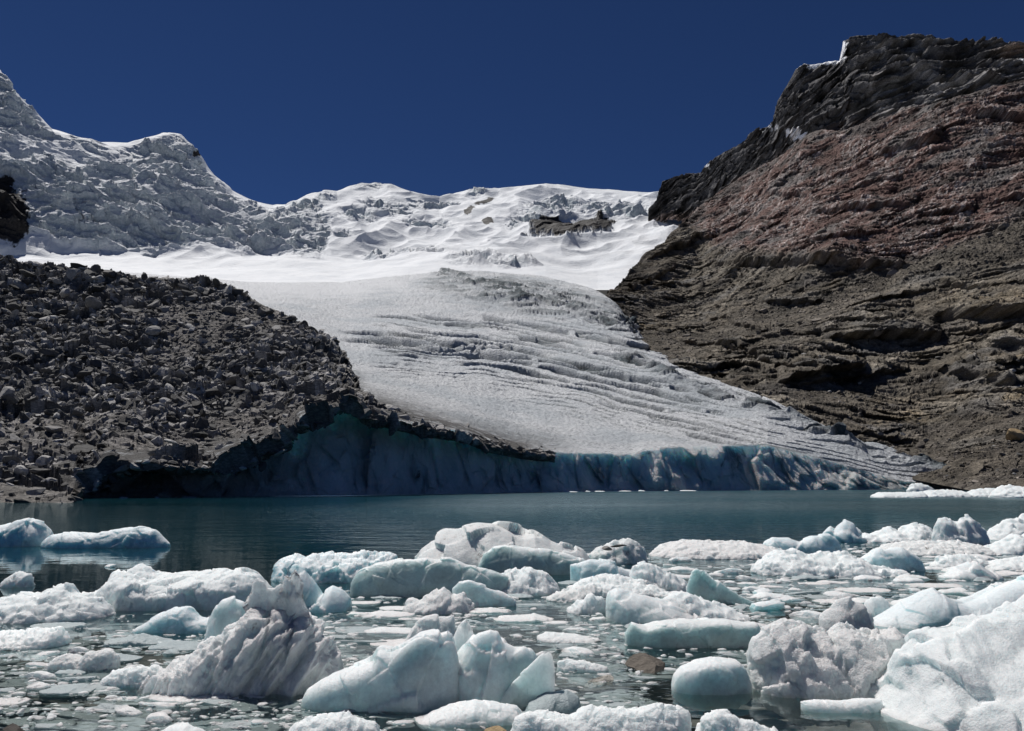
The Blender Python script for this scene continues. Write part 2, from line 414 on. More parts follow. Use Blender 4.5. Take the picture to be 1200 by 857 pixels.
# heavily broken step below the snow basin and along the right margin
step = np.exp(-((px - 610) / 105) ** 2 - ((py - 345 - .16 * (px - 600)) / 17) ** 2)
step = np.maximum(step, .9 * np.exp(-((py - (335 + (px - 560) * .27)) / 9) ** 2) * sstep(480, 520, px) * (1 - sstep(780, 830, px)))
marg = np.exp(-((py - np.interp(px, [700, 800, 900, 1000, 1105], [395, 452, 482, 523, 558])) / 7) ** 2) * sstep(690, 760, px)
fin = arc + wob + 3 * fbm(np.stack([px / 90, py / 60, px * 0], -1), 3, .5, 57)
fm = sstep(372, 385, py) * (1 - sstep(432, 450, arc)) * sstep(425, 470, px) * (1 - sstep(840, 900, px)) + .8 * sstep(560, 640, px) * (1 - sstep(448, 470, arc)) * sstep(400, 410, py)
fm = np.clip(fm, 0, 1) * sstep(-.25, .1, perlin(np.stack([px / 45, fin / 5.2, px * 0], -1), 58))
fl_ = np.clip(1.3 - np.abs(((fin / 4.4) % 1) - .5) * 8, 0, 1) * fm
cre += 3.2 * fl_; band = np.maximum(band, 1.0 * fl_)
brk = np.clip(step * 1.2 + marg * .75, 0, 1)
bl, _, _ = cells(G / [16., 9., 12.], 41, 1.2)
led = ledge((G[..., 2] + 5 * perlin(G / 20., 44)) / 7.)
top = rough * (1 - .7 * band) + brk * (1.6 * bl + 2.4 * led + 2.2 * fbm(G / 12., 3, .5, 45, True)) - cre * .7
G = G + n * (top * topm)[..., None]
dirt = np.clip(np.exp(-((py - np.interp(px, [300, 420, 500, 600, 700, 800], [520, 470, 494, 521, 529, 533])) / 14.) ** 2) * (px < 720) * sstep(720, 560, -px + 1280) , 0, 1)
dirt = np.clip(np.exp(-(np.maximum(0, np.interp(px, [300, 420, 500, 600, 700, 800], [520, 470, 494, 521, 529, 533]) - py) / 16.) ** 2) * (1 - sstep(590, 700, px)) + 1.2 * (1 - sstep(380, 440, px)) * sstep(425, 445, py + 20 * fbm(np.stack([px / 25, py / 12, px * 0], -1), 3, .6, 48)), 0, 1)
dirt = dirt * (1 - cliffm) + cliffm * np.clip(.8 * (1 - sstep(200, 420, px)) + .6 * sstep(930, 1060, px), 0, 1) * .8
blue = np.clip(brk * (.25 + 1.2 * np.clip(bl + .2, 0, 1)) * .8 + band * 1.0, 0, 1)  # blue ice of the broken step, plus painted shade along the crevasses
snowc = sstep(-9, 13, np.interp(px, [0, 250, 330, 420, 470, 520, 600, 680, 720], [362, 362, 356, 350, 338, 318, 312, 330, 346]) - py + 26 * fbm(np.stack([px / 45., py / 7., px * 0], -1), 4, .6, 47))
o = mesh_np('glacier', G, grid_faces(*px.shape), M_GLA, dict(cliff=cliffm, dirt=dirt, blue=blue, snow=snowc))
tag(o, kind='structure')
print('glacier done')

# ------------------------------------------------------------------ snow mountain with its icefalls
S0 = [(-250, 340, 640), (900, 340, 640), (960, 340, 640)]
S1 = [(-250, 322, 700), (0, 322, 700), (300, 330, 700), (400, 331, 710), (470, 324, 720), (560, 318, 740), (640, 322, 730), (700, 335, 690), (730, 335, 690), (960, 335, 700)]
S2 = [(-250, 300, 860), (0, 304, 860), (200, 308, 870), (400, 305, 880), (500, 302, 880), (600, 298, 890), (700, 304, 850), (760, 300, 850), (960, 300, 880)]
S3 = [(-250, 285, 850), (0, 290, 865), (60, 300, 880), (150, 303, 890), (250, 298, 900), (330, 304, 930), (380, 300, 940), (450, 298, 950), (520, 296, 960), (600, 288, 960), (700, 284, 950), (760, 278, 950), (830, 265, 980), (960, 265, 980)]
S4 = [(-250, 150, 950), (0, 190, 960), (100, 215, 985), (200, 235, 1010), (300, 264, 1040), (380, 270, 1070), (450, 268, 1090), (520, 270, 1110), (600, 262, 1090), (640, 256, 1080), (700, 256, 1090), (770, 252, 1100), (960, 250, 1100)]
S5 = [(-250, -60, 1150), (-60, 30, 1120), (0, 82, 1110), (8, 90, 1110), (20, 108, 1115), (45, 135, 1120), (60, 151, 1120), (90, 160, 1130), (115, 167, 1135), (150, 167, 1150), (170, 161, 1170), (192, 156, 1190), (210, 157, 1195), (225, 168, 1200), (240, 188, 1205), (250, 204, 1210),
      (270, 223, 1220), (300, 236, 1240), (320, 242, 1260), (335, 240, 1270), (360, 228, 1290), (380, 223, 1300), (395, 224, 1310), (410, 217, 1330), (440, 212, 1350), (458, 214, 1350), (480, 222, 1350), (515, 229, 1350), (540, 223, 1350), (565, 219, 1340), (585, 221, 1340), (610, 218, 1340), (640, 214, 1340), (655, 216, 1340), (690, 222, 1330), (730, 224, 1320), (775, 226, 1300), (830, 230, 1280), (960, 232, 1280)]
S6 = [(a, b + 130, d + 260) for a, b, d in S5]
U, G = terrain([S0, S1, S2, S3, S4, S5, S6], -250, 960, 1500, [20, 50, 50, 150, 150, 20], 3)
px, py, dd = U[..., 0], U[..., 1], U[..., 2]
n = gridn(G)
if n[200, 700, 2] < 0: n = -n
sky_y = np.interp(px, [a for a, b, d in S5], [b for a, b, d in S5])
nz1 = fbm(np.stack([px / 30., py / 18., px * 0], -1), 4, .55, 61)
lowb = np.interp(px, [-250, 0, 60, 120, 180, 230, 300, 350, 385, 400], [270, 280, 285, 302, 303, 294, 298, 306, 302, 270])
fall = sstep(-5, 9, lowb - py + 9 * nz1) * sstep(3, 18, py - sky_y + 8 * nz1) * (1 - sstep(370, 392, px + 25 * nz1))
fall *= 1 - .8 * np.exp(-((px - 60) / 70) ** 2 - ((py - 178 - (px - 60) * .12) / 12) ** 2)
peak = np.exp(-((px - 215) / 22) ** 2 - ((py - 178) / 17) ** 2)
fall = np.maximum(fall, np.clip(peak * 1.3, 0, 1))
def blob(x, y, rx, ry, sl=0): return np.clip(1.7 * np.exp(-((px - x) / rx) ** 2 - ((py - y - sl * (px - x)) / ry) ** 2 + .9 * nz1) - .35, 0, 1)
for a in [(455, 250, 30, 9, .2), (500, 245, 40, 6, .05), (420, 258, 22, 8, 0), (435, 217, 22, 6, 0), (560, 225, 18, 8, -.3), (655, 247, 36, 11, 0), (710, 250, 60, 8, .08), (620, 262, 30, 9, -.4), (750, 258, 25, 6, 0), (500, 272, 32, 5, .1), (560, 310, 40, 5, 0), (600, 312, 30, 4, 0), (470, 300, 50, 3, .05), (380, 232, 12, 8, 0), (400, 280, 12, 5, 0)]:
    fall = np.maximum(fall, blob(*a))
bigN = fbm(G / 130., 4, .5, 63)
Gd = np.stack([G[..., 0] * .94 - G[..., 2] * .34, G[..., 1], G[..., 2] * .94 + G[..., 0] * .34], -1)
b1, f1, f2 = cells(Gd / [60., 45., 20.], 64, 1.0)
b2, _, _ = cells(Gd / [22., 18., 8.], 65, 1.0)
warp = 14 * perlin(G / 45., 66)
l1 = ledge((G[..., 2] + .28 * G[..., 0] + warp) / 26., .2); l2 = ledge((G[..., 2] + .25 * G[..., 0] + warp * 1.3) / 9., .2)
disp = 10 * bigN + fall * (8 * fbm(G / 40., 4, .5, 73) + 7.5 * b1 + 4.2 * b2 + 13 * l1 * sstep(-.35, .2, perlin(G / 60., 67)) + 5 * l2 * sstep(-.3, .2, perlin(G / 35., 74)) + 1.1 * fbm(G / 7., 3, .5, 68, True)) + (1 - fall) * 17 * fbm(G / 110., 3, .42, 69, True) * sstep(322, 285, py)
edge = 1 - .8 * np.exp(-((py - sky_y) / 8.) ** 2)
nz2 = fbm(np.stack([px / 7., py / 4., px * 0], -1), 4, .6, 62)
def rk(x, y, rx, ry, sl=0):
    return sstep(.12, .26, 1 - np.sqrt(((px - x) / rx) ** 2 + ((py - y - sl * (px - x)) / ry) ** 2) + .55 * nz1 + .4 * nz2)
rock = rk(668, 274, 60, 15, -.06)
rocklump = rock.copy()
for a in [(700, 266, 36, 8, .05), (648, 262, 26, 5, 0), (8, 255, 34, 42, .35), (0, 225, 20, 14, 0), (568, 241, 14, 5, -.5), (552, 256, 8, 7, -.6), (572, 268, 8, 5, 0), (800, 254, 20, 6, -.3), (228, 184, 6, 4, 0), (6, 215, 14, 8, 0)]:
    rock = np.maximum(rock, rk(*a))
disp += .5 * rocklump * (6 + 6 * cells(G / [40., 40., 7.], 70, .4)[0] + 6 * ledge((G[..., 2] + .1 * G[..., 0] + 3 * perlin(G / 20., 75)) / 13., .1) + 1.5 * fbm(G / 9., 3, .6, 72))
disp += np.where(py < 276, 1, 0) * 0
G = G + n * (disp * edge * sstep(0, 60, np.arange(U.shape[0]))[:, None])[..., None]
o = mesh_np('snow_mountain', G, grid_faces(*px.shape), M_SNOW, dict(ice=fall, rock=rock))
tag(o, kind='structure')
print('snow done')

# ------------------------------------------------------------------ right rock mountain
R0 = [(690, 395, 530), (715, 402, 505), (750, 427, 432), (800, 457, 326), (900, 492, 243), (1000, 540, 210), (1060, 560, 198), (1105, 569, 186), (1150, 577.5, 136), (1200, 579, 118), (1450, 580, 112)]
R1 = [(690, 381, 540), (712, 384, 512), (750, 408, 438), (800, 437, 332), (900, 470, 248), (1000, 515, 214), (1060, 540, 204), (1105, 556, 190), (1130, 564, 165), (1200, 569, 150), (1450, 568, 145)]
R5 = [(690, 379, 570), (704, 374, 560), (712, 355, 600), (716, 343, 640), (740, 314, 720), (756, 300, 750), (775, 285, 800), (815, 250, 880), (830, 236, 860), (860, 212, 820), (900, 190, 760), (950, 160, 680), (1000, 150, 620), (1050, 135, 580), (1100, 120, 540), (1150, 108, 520), (1200, 96, 500), (1450, 50, 460)]
def between(A, B, t, dt):
    xx = sorted(set([a for a, _, _ in A] + [a for a, _, _ in B]))
    A = np.array(A, float); B = np.array(B, float)
    return [(x, np.interp(x, A[:, 0], A[:, 1]) * (1 - t) + np.interp(x, B[:, 0], B[:, 1]) * t,
             np.interp(x, A[:, 0], A[:, 2]) * (1 - dt) + np.interp(x, B[:, 0], B[:, 2]) * dt) for x in xx]
R6 = [(a, b + 30, d + 60) for a, b, d in R5]
U, G = terrain([R0, R1, between(R1, R5, .33, .38), between(R1, R5, .66, .68), R5, R6], 690, 1450, 1150, [40, 240, 240, 240, 12], 2, 26)
px, py, dd = U[..., 0], U[..., 1], U[..., 2]
n = gridn(G)
if n[200, 700, 2] < 0: n = -n
N0 = n.copy()
nz1 = fbm(G / 40., 4, .55, 81)
S = G[..., 2] + .24 * G[..., 0] - .05 * G[..., 1]          # bedding dips down to the left
wp = 9 * perlin(G / 55., 82) + 3 * perlin(G / 16., 83)
redm = sstep(-12, 12, np.interp(px, [690, 800, 860, 900, 960, 1045, 1100, 1200, 1450], [240, 262, 300, 306, 310, 314, 292, 250, 200]) - py + 7 * nz1)
scree = sstep(-.05, .25, fbm(G / [70., 70., 45.], 4, .55, 84) + .35 * np.exp(-((py - (345 + (px - 1000) * -.32)) / 28) ** 2) + .4 * sstep(480, 540, py) - .12 - .5 * redm)
outc = 1 - .85 * scree
LED = [(940, 312, 110, 26, 7, .0), (1030, 402, 65, 26, 7, .02), (1150, 378, 75, 24, 9, .06), (960, 438, 46, 20, 5.5, -.12), (900, 425, 60, 15, 4, .25), (1135, 440, 42, 16, 5, .1), (1000, 440, 60, 12, 3, -.1),
       (830, 408, 40, 16, 4, .3), (1060, 178, 40, 16, 6, -.15), (1010, 246, 60, 10, 4, -.1), (975, 285, 60, 9, 3, -.2), (1180, 140, 60, 10, 4, .05), (860, 380, 40, 12, 3, .2), (830, 205, 30, 12, 6, 0), (920, 230, 30, 10, 3, -.1),
       (1100, 250, 40, 8, 3, -.2), (760, 330, 30, 12, 4, -.5), (800, 290, 40, 10, 5, -.4), (1150, 335, 60, 8, 3, .05), (1040, 350, 50, 7, 3, -.2), (930, 350, 40, 7, 3, -.1)]
lf = np.zeros_like(px)
for (x, y, rx, ry, am, sl) in LED:
    yl = y + sl * (px - x) + 4 * nz1 + 3 * perlin(np.stack([px / 14, px * 0 + x, px * 0], -1), 99)
    v = (yl - py) / ry
    lf += am * 1.9 * np.clip(1.15 - ((px - x) / rx) ** 2, 0, 1) ** .6 * np.where(v > 0, np.exp(-v * v * 1.2), np.clip(1 + v * 14, 0, 1))
cA, _, _ = cells(np.stack([G[..., 0] / 13, G[..., 1] / 13, S / 6.], -1), 85, 1.)
cB, _, _ = cells(np.stack([G[..., 0] / 5, G[..., 1] / 5, S / 2.4], -1), 86, 1.1)
cC, _, _ = cells(G / 1.9, 87, 1.2)
S2 = S + wp * 1.2
cD, _, _ = cells(np.stack([G[..., 0] / 34, G[..., 1] / 60, S2 / 5.5], -1), 79, .35)
cE, _, _ = cells(np.stack([G[..., 0] / 14, G[..., 1] / 30, S2 / 2.1], -1), 78, .4)
slab = sstep(-.15, .2, fbm(G / [45., 45., 20.], 3, .5, 77) + .05)
LD = 5.5 * ledge((S + wp) / 15., .07) * sstep(-.25, .25, perlin(G / 30., 95)) + 2.6 * ledge((S + wp * 1.1) / 5.1, .1) + 1.1 * ledge((S + wp) / 1.9, .15)
out_ = lf * 1.35 + outc * (1 - .25 * redm) * (LD * .7 + slab * (8.5 * cD + 4.2 * cE))
disp = 13 * fbm(G / 80., 4, .5, 88) + outc * (1.1 * cA + .6 * cB) * (1 - .3 * redm) + .3 * cC * np.clip(dd / 300, .6, 1.6) + .5 * fbm(G / 1.6, 3, .6, 89, True)
dirv = n * .75 + np.array([-.05, -.55, .0]); dirv /= np.linalg.norm(dirv, axis=-1, keepdims=True)
ed = 1 - .2 * np.exp(-((np.arange(U.shape[0]) - 760) / 12.) ** 2)[:, None]
od = np.array([-.18, -.98, .04])
G = G + (dirv * (disp * ed)[..., None] + od * (out_ * ed)[..., None]) * sstep(0, 50, np.arange(U.shape[0]))[:, None, None]
# albedo of the rock kinds
def mixc(a, b, t): return a * (1 - t[..., None]) + np.asarray(b) * t[..., None]
alb = np.ones(px.shape + (3,)) * np.array([.135, .118, .094])
alb = mixc(alb, (.21, .19, .158), outc * sstep(-.1, .3, fbm(G / 18., 3, .5, 90)))
alb = mixc(alb, (.135, .080, .070), .9 * redm)
vein = np.clip(1 - np.abs(fbm(G / [6., 6., 11.], 4, .6, 91)) * 9, 0, 1) * sstep(0, .2, fbm(G / 25., 3, .5, 92) + .14)
alb = mixc(alb, (.46, .42, .40), vein * redm * .9)
alb = mixc(alb, (.08, .075, .072), sstep(0, .35, fbm(G / [30., 30., 14.], 4, .6, 94) + .25 * sstep(690, 640, np.arange(U.shape[0])[:, None] * -1. + 1400)) * .75)
ochre = np.clip(.9 * np.exp(-((px - 1190) / 60) ** 2 - ((py - 445) / 40) ** 2) + .6 * np.exp(-((px - 1150) / 70) ** 2 - ((py - 360) / 18) ** 2) + .7 * np.exp(-((px - 1060) / 50) ** 2 - ((py - 480) / 16) ** 2) + .8 * np.exp(-((px - 760) / 30) ** 2 - ((py - 378) / 10) ** 2), 0, 1) * sstep(-.2, .3, fbm(G / 9., 3, .6, 93))
alb = mixc(alb, (.30, .23, .13), ochre * .6)
alb = mixc(alb, (.10, .088, .072), scree * .75)
grey = sstep(.12, .3, fbm(G / [34., 34., 16.], 3, .5, 97)) * outc
alb = mixc(alb, (.15, .148, .145), grey * .6)
alb *= .84 * (1 + .5 * cB + .4 * cA + .75 * slab * cE + .5 * slab * cD)[..., None]
o = mesh_np('rock_mountain', G, grid_faces(*px.shape), M_ROCK, dict(alb=alb), smooth=True)
tag(o, kind='structure')
GR, NR, UR, SCR = G, N0, U, scree
print('rock mountain done')

# dark cliffs above
B0 = [(760, 262, 990), (815, 262, 905)] + [(a, b + 22, d + 8) for a, b, d in R5 if a > 815]
B2 = [(760, 246, 1010), (770, 236, 1005), (776, 213, 1000), (790, 208, 985), (805, 204, 960), (822, 202, 930), (838, 184, 900), (850, 178, 880), (868, 170, 850), (884, 155, 820), (905, 146, 790), (911, 118, 760), (922, 100, 740), (932, 82, 725), (938, 78, 720), (984, 71, 690), (987, 50, 680),
      (1000, 45, 670), (1030, 43, 655), (1045, 46, 650), (1085, 50, 630), (1098, 55, 620), (1112, 59, 610), (1130, 58, 600), (1142, 52, 595), (1170, 52, 580), (1200, 54, 570), (1300, 30, 540), (1450, -20, 500)]
B1 = between(B0, B2, .5, .55); B3 = [(a, b + 40, d + 90) for a, b, d in B2]
U, G = terrain([B0, B1, B2, B3], 760, 1450, 1050, [150, 150, 14], 1, 8)
px, py, dd = U[..., 0], U[..., 1], U[..., 2]
n = gridn(G)
if n[200, 700, 2] < 0: n = -n
S = G[..., 2] + .38 * G[..., 0] * np.where(px < 990, -1, .5); wp = 12 * perlin(G / 60., 182) + 4 * perlin(G / 18., 183)
cA, _, _ = cells(np.stack([G[..., 0] / 26, G[..., 1] / 26, S / 14.], -1), 185, .9)
cB, _, _ = cells(np.stack([G[..., 0] / 9, G[..., 1] / 9, S / 4.], -1), 186, 1.1)
LD = 8 * ledge((S + wp) / 26., .12) + 4 * ledge((S + wp * 1.1) / 9., .15) + 1.8 * ledge((S + wp) / 3.4, .2)
big = np.zeros_like(px)
for (x, y, rx, ry, am, sl) in [(1050, 62, 75, 14, 12, .02), (1110, 100, 75, 13, 14, .22), (1035, 80, 50, 10, 8, .05), (960, 145, 50, 22, 9, -.5), (1045, 150, 60, 14, 8, -.15), (900, 185, 30, 12, 6, -.4), (1180, 85, 40, 8, 7, .1), (800, 245, 40, 16, 8, 0), (960, 110, 30, 22, 7, .3)]:
    yl = y + sl * (px - x) + 3 * perlin(np.stack([px / 12, px * 0 + x, px * 0], -1), 199); v = (yl - py) / ry
    big += am * np.clip(1.15 - ((px - x) / rx) ** 2, 0, 1) ** .6 * np.where(v > 0, np.exp(-v * v * 1.2), np.clip(1 + v * 8, 0, 1))
S2 = S + wp * 1.1
cD, _, _ = cells(np.stack([G[..., 0] / 55, G[..., 1] / 80, S2 / 9.], -1), 179, .8)
cE, _, _ = cells(np.stack([G[..., 0] / 24, G[..., 1] / 40, S2 / 3.6], -1), 178, .8)
out_ = LD * .8 + big * 1.2 + 15 * cD + 7 * cE
disp = 7 * fbm(G / 80., 4, .5, 188) + 2.5 * cA + 1.2 * cB + 1.2 * fbm(G / 4., 3, .6, 189, True)
dirv = n * .5 + np.array([-.15, -.8, .0]); dirv /= np.linalg.norm(dirv, axis=-1, keepdims=True)
ed = (1 - .8 * np.exp(-((np.arange(U.shape[0]) - 300) / 10.) ** 2))[:, None]
G = G + dirv * (disp * ed)[..., None] + np.array([-.15, -.97, -.06]) * (out_ * ed)[..., None]
alb = np.ones(px.shape + (3,)) * np.array([.075, .074, .077])
alb = mixc(alb, (.23, .225, .22), sstep(-.15, .3, fbm(G / 30., 4, .5, 190)) * sstep(960, 1040, px))
alb = mixc(alb, (.22, .165, .14), sstep(70, 0, np.arange(U.shape[0])[:, None] + 90 * fbm(G / 25., 3, .5, 193)) * .8)
alb = mixc(alb, (.30, .22, .17), sstep(-.1, .3, fbm(G / 40., 3, .5, 191)) * sstep(1120, 1200, px) * (py < 75))
alb *= (1 + .5 * cB)[..., None]
nn = 3 * fbm(np.stack([px / 9., py / 6., px * 0], -1), 3, .6, 192)
snow = np.maximum.reduce([sstep(0, 1.5, (84 - (px - 935) * .12) - py + nn * .6) * sstep(930, 938, px) * (1 - sstep(986, 990, px)),
                          sstep(.0, .25, 1 - np.sqrt(((px - 934) / 15) ** 2 + ((py - 161 - .1 * (px - 934)) / 5.5) ** 2) + nn * .25),
                          sstep(.0, .25, 1 - np.sqrt(((px - 903) / 9) ** 2 + ((py - 156) / 2.6) ** 2) + nn * .2),
                          sstep(.0, .25, 1 - np.sqrt(((px - 1032) / 10) ** 2 + ((py - 45) / 2.5) ** 2) + nn * .1),
                          sstep(.0, .25, 1 - np.sqrt(((px - 1190) / 12) ** 2 + ((py - 83) / 2.) ** 2) + nn * .1),
                          sstep(.0, .25, 1 - np.sqrt(((px - 828) / 5) ** 2 + ((py - 199) / 2.) ** 2) + nn * .1)])
alb = mixc(alb, (.85, .87, .9), snow)
o = mesh_np('cliff', G, grid_faces(*px.shape), M_ROCK, dict(alb=alb), smooth=True)
tag(o, kind='structure')

# ------------------------------------------------------------------ left moraine
M1 = [(-250, 594, 60), (0, 592, 62), (60, 592, 64), (86, 590, 66), (94, 578, 80), (101, 560, 89), (130, 541, 92), (250, 547, 94), (330, 513, 99), (352, 490, 101), (380, 482, 103), (410, 470, 105), (426, 486, 107), (500, 503, 117), (540, 508, 124), (575, 521, 129), (610, 528, 137), (650, 533, 146)]
M1 = [(a, b + (3 if a > 95 else 0), d - (4. if a > 93 else 0)) for a, b, d in M1]
M0 = [(a, b + 7, d + 5) for a, b, d in M1]; M0[0] = (-250, 604, 58); M0[1] = (0, 602, 59); M0[2] = (60, 602, 60); M0[3] = (86, 600, 62)
M4 = [(-250, 270, 230), (-60, 290, 230), (0, 300, 230), (28, 311, 226), (60, 309, 225), (110, 318, 225), (170, 325, 225), (240, 329, 225), (290, 344, 220), (340, 369, 210), (380, 393, 200), (402, 415, 186), (412, 445, 165), (430, 462, 146), (455, 477, 140), (500, 493, 138), (540, 505, 140), (575, 514, 142), (610, 524, 146), (650, 531, 152)]
M5 = [(a, b + 16, d + 25) for a, b, d in M4]
U, G = terrain([M0, M1, between(M1, M4, .4, .42), M4, M5], -250, 650, 1200, [14, 210, 260, 16], 2)
px, py, dd = U[..., 0], U[..., 1], U[..., 2]
n = gridn(G)
if n[200, 700, 2] < 0: n = -n
N0 = n.copy()
rows = np.arange(U.shape[0])[:, None]
thin = .25 + .75 * (1 - sstep(390, 470, px))
cA, _, _ = cells(G / [6., 6., 3.5], 285, 1.2); cB, _, _ = cells(G / [2.6, 2.6, 1.6], 286, 1.3); cC, _, _ = cells(G / 1.1, 287, 1.3)
fine = np.clip(sstep(.0, .25, fbm(G / [30., 30., 16.], 3, .5, 291)) + np.exp(-((px - 300) / 70) ** 2 - ((py - 372) / 30) ** 2), 0, 1)
coar = 1 - .85 * fine
near = 1 - .8 * (1 - sstep(70, 100, dd))
disp = thin * (4.2 * fbm(G / 30., 4, .5, 288) + 1.7 * cA * coar) + (.8 * cB * coar + .3 * cC) * near
G = G + n * (disp * sstep(0, 14, rows + 2) * (1 - .5 * np.exp(-((rows - 484) / 8.) ** 2)))[..., None]
alb = np.ones(px.shape + (3,)) * np.array([.13, .127, .121])
alb = mixc(alb, (.36, .35, .34), sstep(.1, .45, cB))
alb = mixc(alb, (.09, .09, .092), sstep(.1, .4, fbm(G / 14., 3, .5, 289)))
alb = mixc(alb, (.45, .46, .46), .8 * sstep(.05, .3, fbm(G / [9., 9., 5.], 4, .6, 290)) * (np.exp(-((px - 250) / 60) ** 2 - ((py - 445) / 22) ** 2) + np.exp(-((px - 370) / 40) ** 2 - ((py - 395) / 25) ** 2) + np.exp(-((px - 370) / 45) ** 2 - ((py - 480) / 18) ** 2)))
alb = mixc(alb, (.15, .14, .128), fine * .7)
o = mesh_np('moraine', G, grid_faces(*px.shape), M_MOR, dict(alb=alb), smooth=False)
tag(o, kind='structure')
GM, NM, UM, FINE = G, N0, U, fine
print('moraine done')

# ------------------------------------------------------------------ rocks
def ico(sub):
    t = (1 + 5 ** .5) / 2
    v = np.array([(-1, t, 0), (1, t, 0), (-1, -t, 0), (1, -t, 0), (0, -1, t), (0, 1, t), (0, -1, -t), (0, 1, -t), (t, 0, -1), (t, 0, 1), (-t, 0, -1), (-t, 0, 1)], float)
    f = [(0, 11, 5), (0, 5, 1), (0, 1, 7), (0, 7, 10), (0, 10, 11), (1, 5, 9), (5, 11, 4), (11, 10, 2), (10, 7, 6), (7, 1, 8), (3, 9, 4), (3, 4, 2), (3, 2, 6), (3, 6, 8), (3, 8, 9), (4, 9, 5), (2, 4, 11), (6, 2, 10), (8, 6, 7), (9, 8, 1)]
    v = [x / np.linalg.norm(x) for x in v]
    for _ in range(sub):
        cache = {}; nf = []
        def midp(a, b):
            k = (min(a, b), max(a, b))
            if k not in cache:
                m = v[a] + v[b]; v.append(m / np.linalg.norm(m)); cache[k] = len(v) - 1
            return cache[k]
        for a, b, c in f:
            x, y, z = midp(a, b), midp(b, c), midp(c, a)
            nf += [(a, x, z), (b, y, x), (c, z, y), (x, y, z)]
        f = nf
    return np.array(v), np.array(f)
I1, I2, I3, I4 = ico(1), ico(2), ico(3), ico(4)

def rockshape(base, seed, cuts=9, an=(1, .8, .6), rough=.05):
    r = np.random.default_rng(seed); v = base[0].copy()
    for _ in range(cuts):
        nn = r.normal(size=3); nn /= np.linalg.norm(nn); c = r.uniform(.35, .72)
        s = v @ nn; v -= np.maximum(0, s - c)[:, None] * nn
    if rough: v += rough * fbm(v * 2.3 + seed * 7.1, 3, .6, seed)[:, None] * base[0] * 2
    v *= np.array(an); v /= np.abs(v).max()
    return v

def rotm(n_):
    q = RNG.normal(size=(n_, 4)); q /= np.linalg.norm(q, axis=1, keepdims=True); a, b, c, d = q.T
    return np.stack([np.stack([1 - 2 * (c * c + d * d), 2 * (b * c - a * d), 2 * (b * d + a * c)], -1),
                     np.stack([2 * (b * c + a * d), 1 - 2 * (b * b + d * d), 2 * (c * d - a * b)], -1),
                     np.stack([2 * (b * d - a * c), 2 * (c * d + a * b), 1 - 2 * (b * b + c * c)], -1)], 1)

def rock_field(name, pts, sizes, base, variants, mat):
    sh = [rockshape(base, 900 + k, 8, (1, .75, .5), 0) for k in range(variants)]
    R = rotm(len(pts)); tiltz = RNG.random(len(pts)) < .6
    R[tiltz] = R[tiltz] * .35 + np.eye(3) * .8
    V = np.empty((len(pts), len(base[0]), 3), np.float32); k = RNG.integers(0, variants, len(pts))
    for j in range(variants):
        m = k == j
        ang = RNG.random(m.sum()) * 6.283; ca, sa = np.cos(ang), np.sin(ang); z = 0 * ang
        Rz = np.stack([np.stack([ca, -sa, z], -1), np.stack([sa, ca, z], -1), np.stack([z, z, z + 1], -1)], 1)
        V[m] = np.einsum('nij,njk,vk->nvi', R[m], Rz, sh[j]) * sizes[m][:, None, None] + pts[m][:, None]
    F = (base[1][None] + (np.arange(len(pts)) * len(base[0]))[:, None, None]).reshape(-1, 3)
    rnd = np.repeat(RNG.random(len(pts)), len(base[0]))
    o = mesh_np(name, V, F, mat, dict(rnd=rnd), smooth=False)
    return tag(o, kind='stuff')

def pick(G, U, n_, cond):
    ny, nx = U.shape[:2]; out = []
    area = np.abs(np.gradient(U[..., 1], axis=0)) + .03; area[:14] = 0; area[-16:] = 0
    pr = (area * cond).ravel(); pr = pr / pr.sum()
    return RNG.choice(ny * nx, n_, p=pr)

condM = (1 - .75 * FINE) * ((UM[..., 0] > -60)).astype(float) * (1 - .75 * sstep(400, 470, UM[..., 0]))
ii = pick(GM, UM, 15000, condM); pts = GM.reshape(-1, 3)[ii]
sz = (.10 + .19 * RNG.pareto(1.7, len(ii))); sz = np.clip(sz, .12, 1.5) * np.clip(pts[:, 1] / 130, .6, 1.5)
rock_field('moraine_rubble', pts - [0, 0, .05], sz, I1, 14, M_RUB)['label'] = 'grey broken rubble covering the left moraine slope'
condR = (UR[..., 0] < 1260) * (.15 + SCR)
ii = pick(GR, UR, 12000, condR); pts = GR.reshape(-1, 3)[ii]
sz = np.clip(.2 + .2 * RNG.pareto(2.8, len(ii)), .15, 1.8) * np.clip(pts[:, 1] / 220, .7, 2.)
rock_field('mountain_scree', pts, sz, I1, 14, M_SCR)['label'] = 'brown scree on the right mountainside'

ROCKM = []
for k in range(12):
    base = I2
    v = rockshape(base, 40 + k, 9, [(1, .8, .55), (1, .6, .35), (1, .9, .7), (1, .7, .3)][k % 4], .04)
    o = mesh_np('boulder', v, base[1], M_RUB, dict(rnd=np.zeros(len(v))), smooth=False)
    ROCKM.append(o)
usedrock = set()
def put_rock(k, loc, s, rot, name, label, cat, group=None, mat=None):
    src = ROCKM[k]
    if k not in usedrock and mat is None: o = src; usedrock.add(k)
    else: o = src.copy(); C.objects.link(o)
    if mat is not None:
        o.data = src.data.copy(); o.data.materials[0] = mat
    o.name = name; o.location = loc; o.rotation_euler = rot
    o.scale = s if hasattr(s, '__len__') else (s, s, s)
    if group: o['group'] = group
    return tag(o, label, cat)

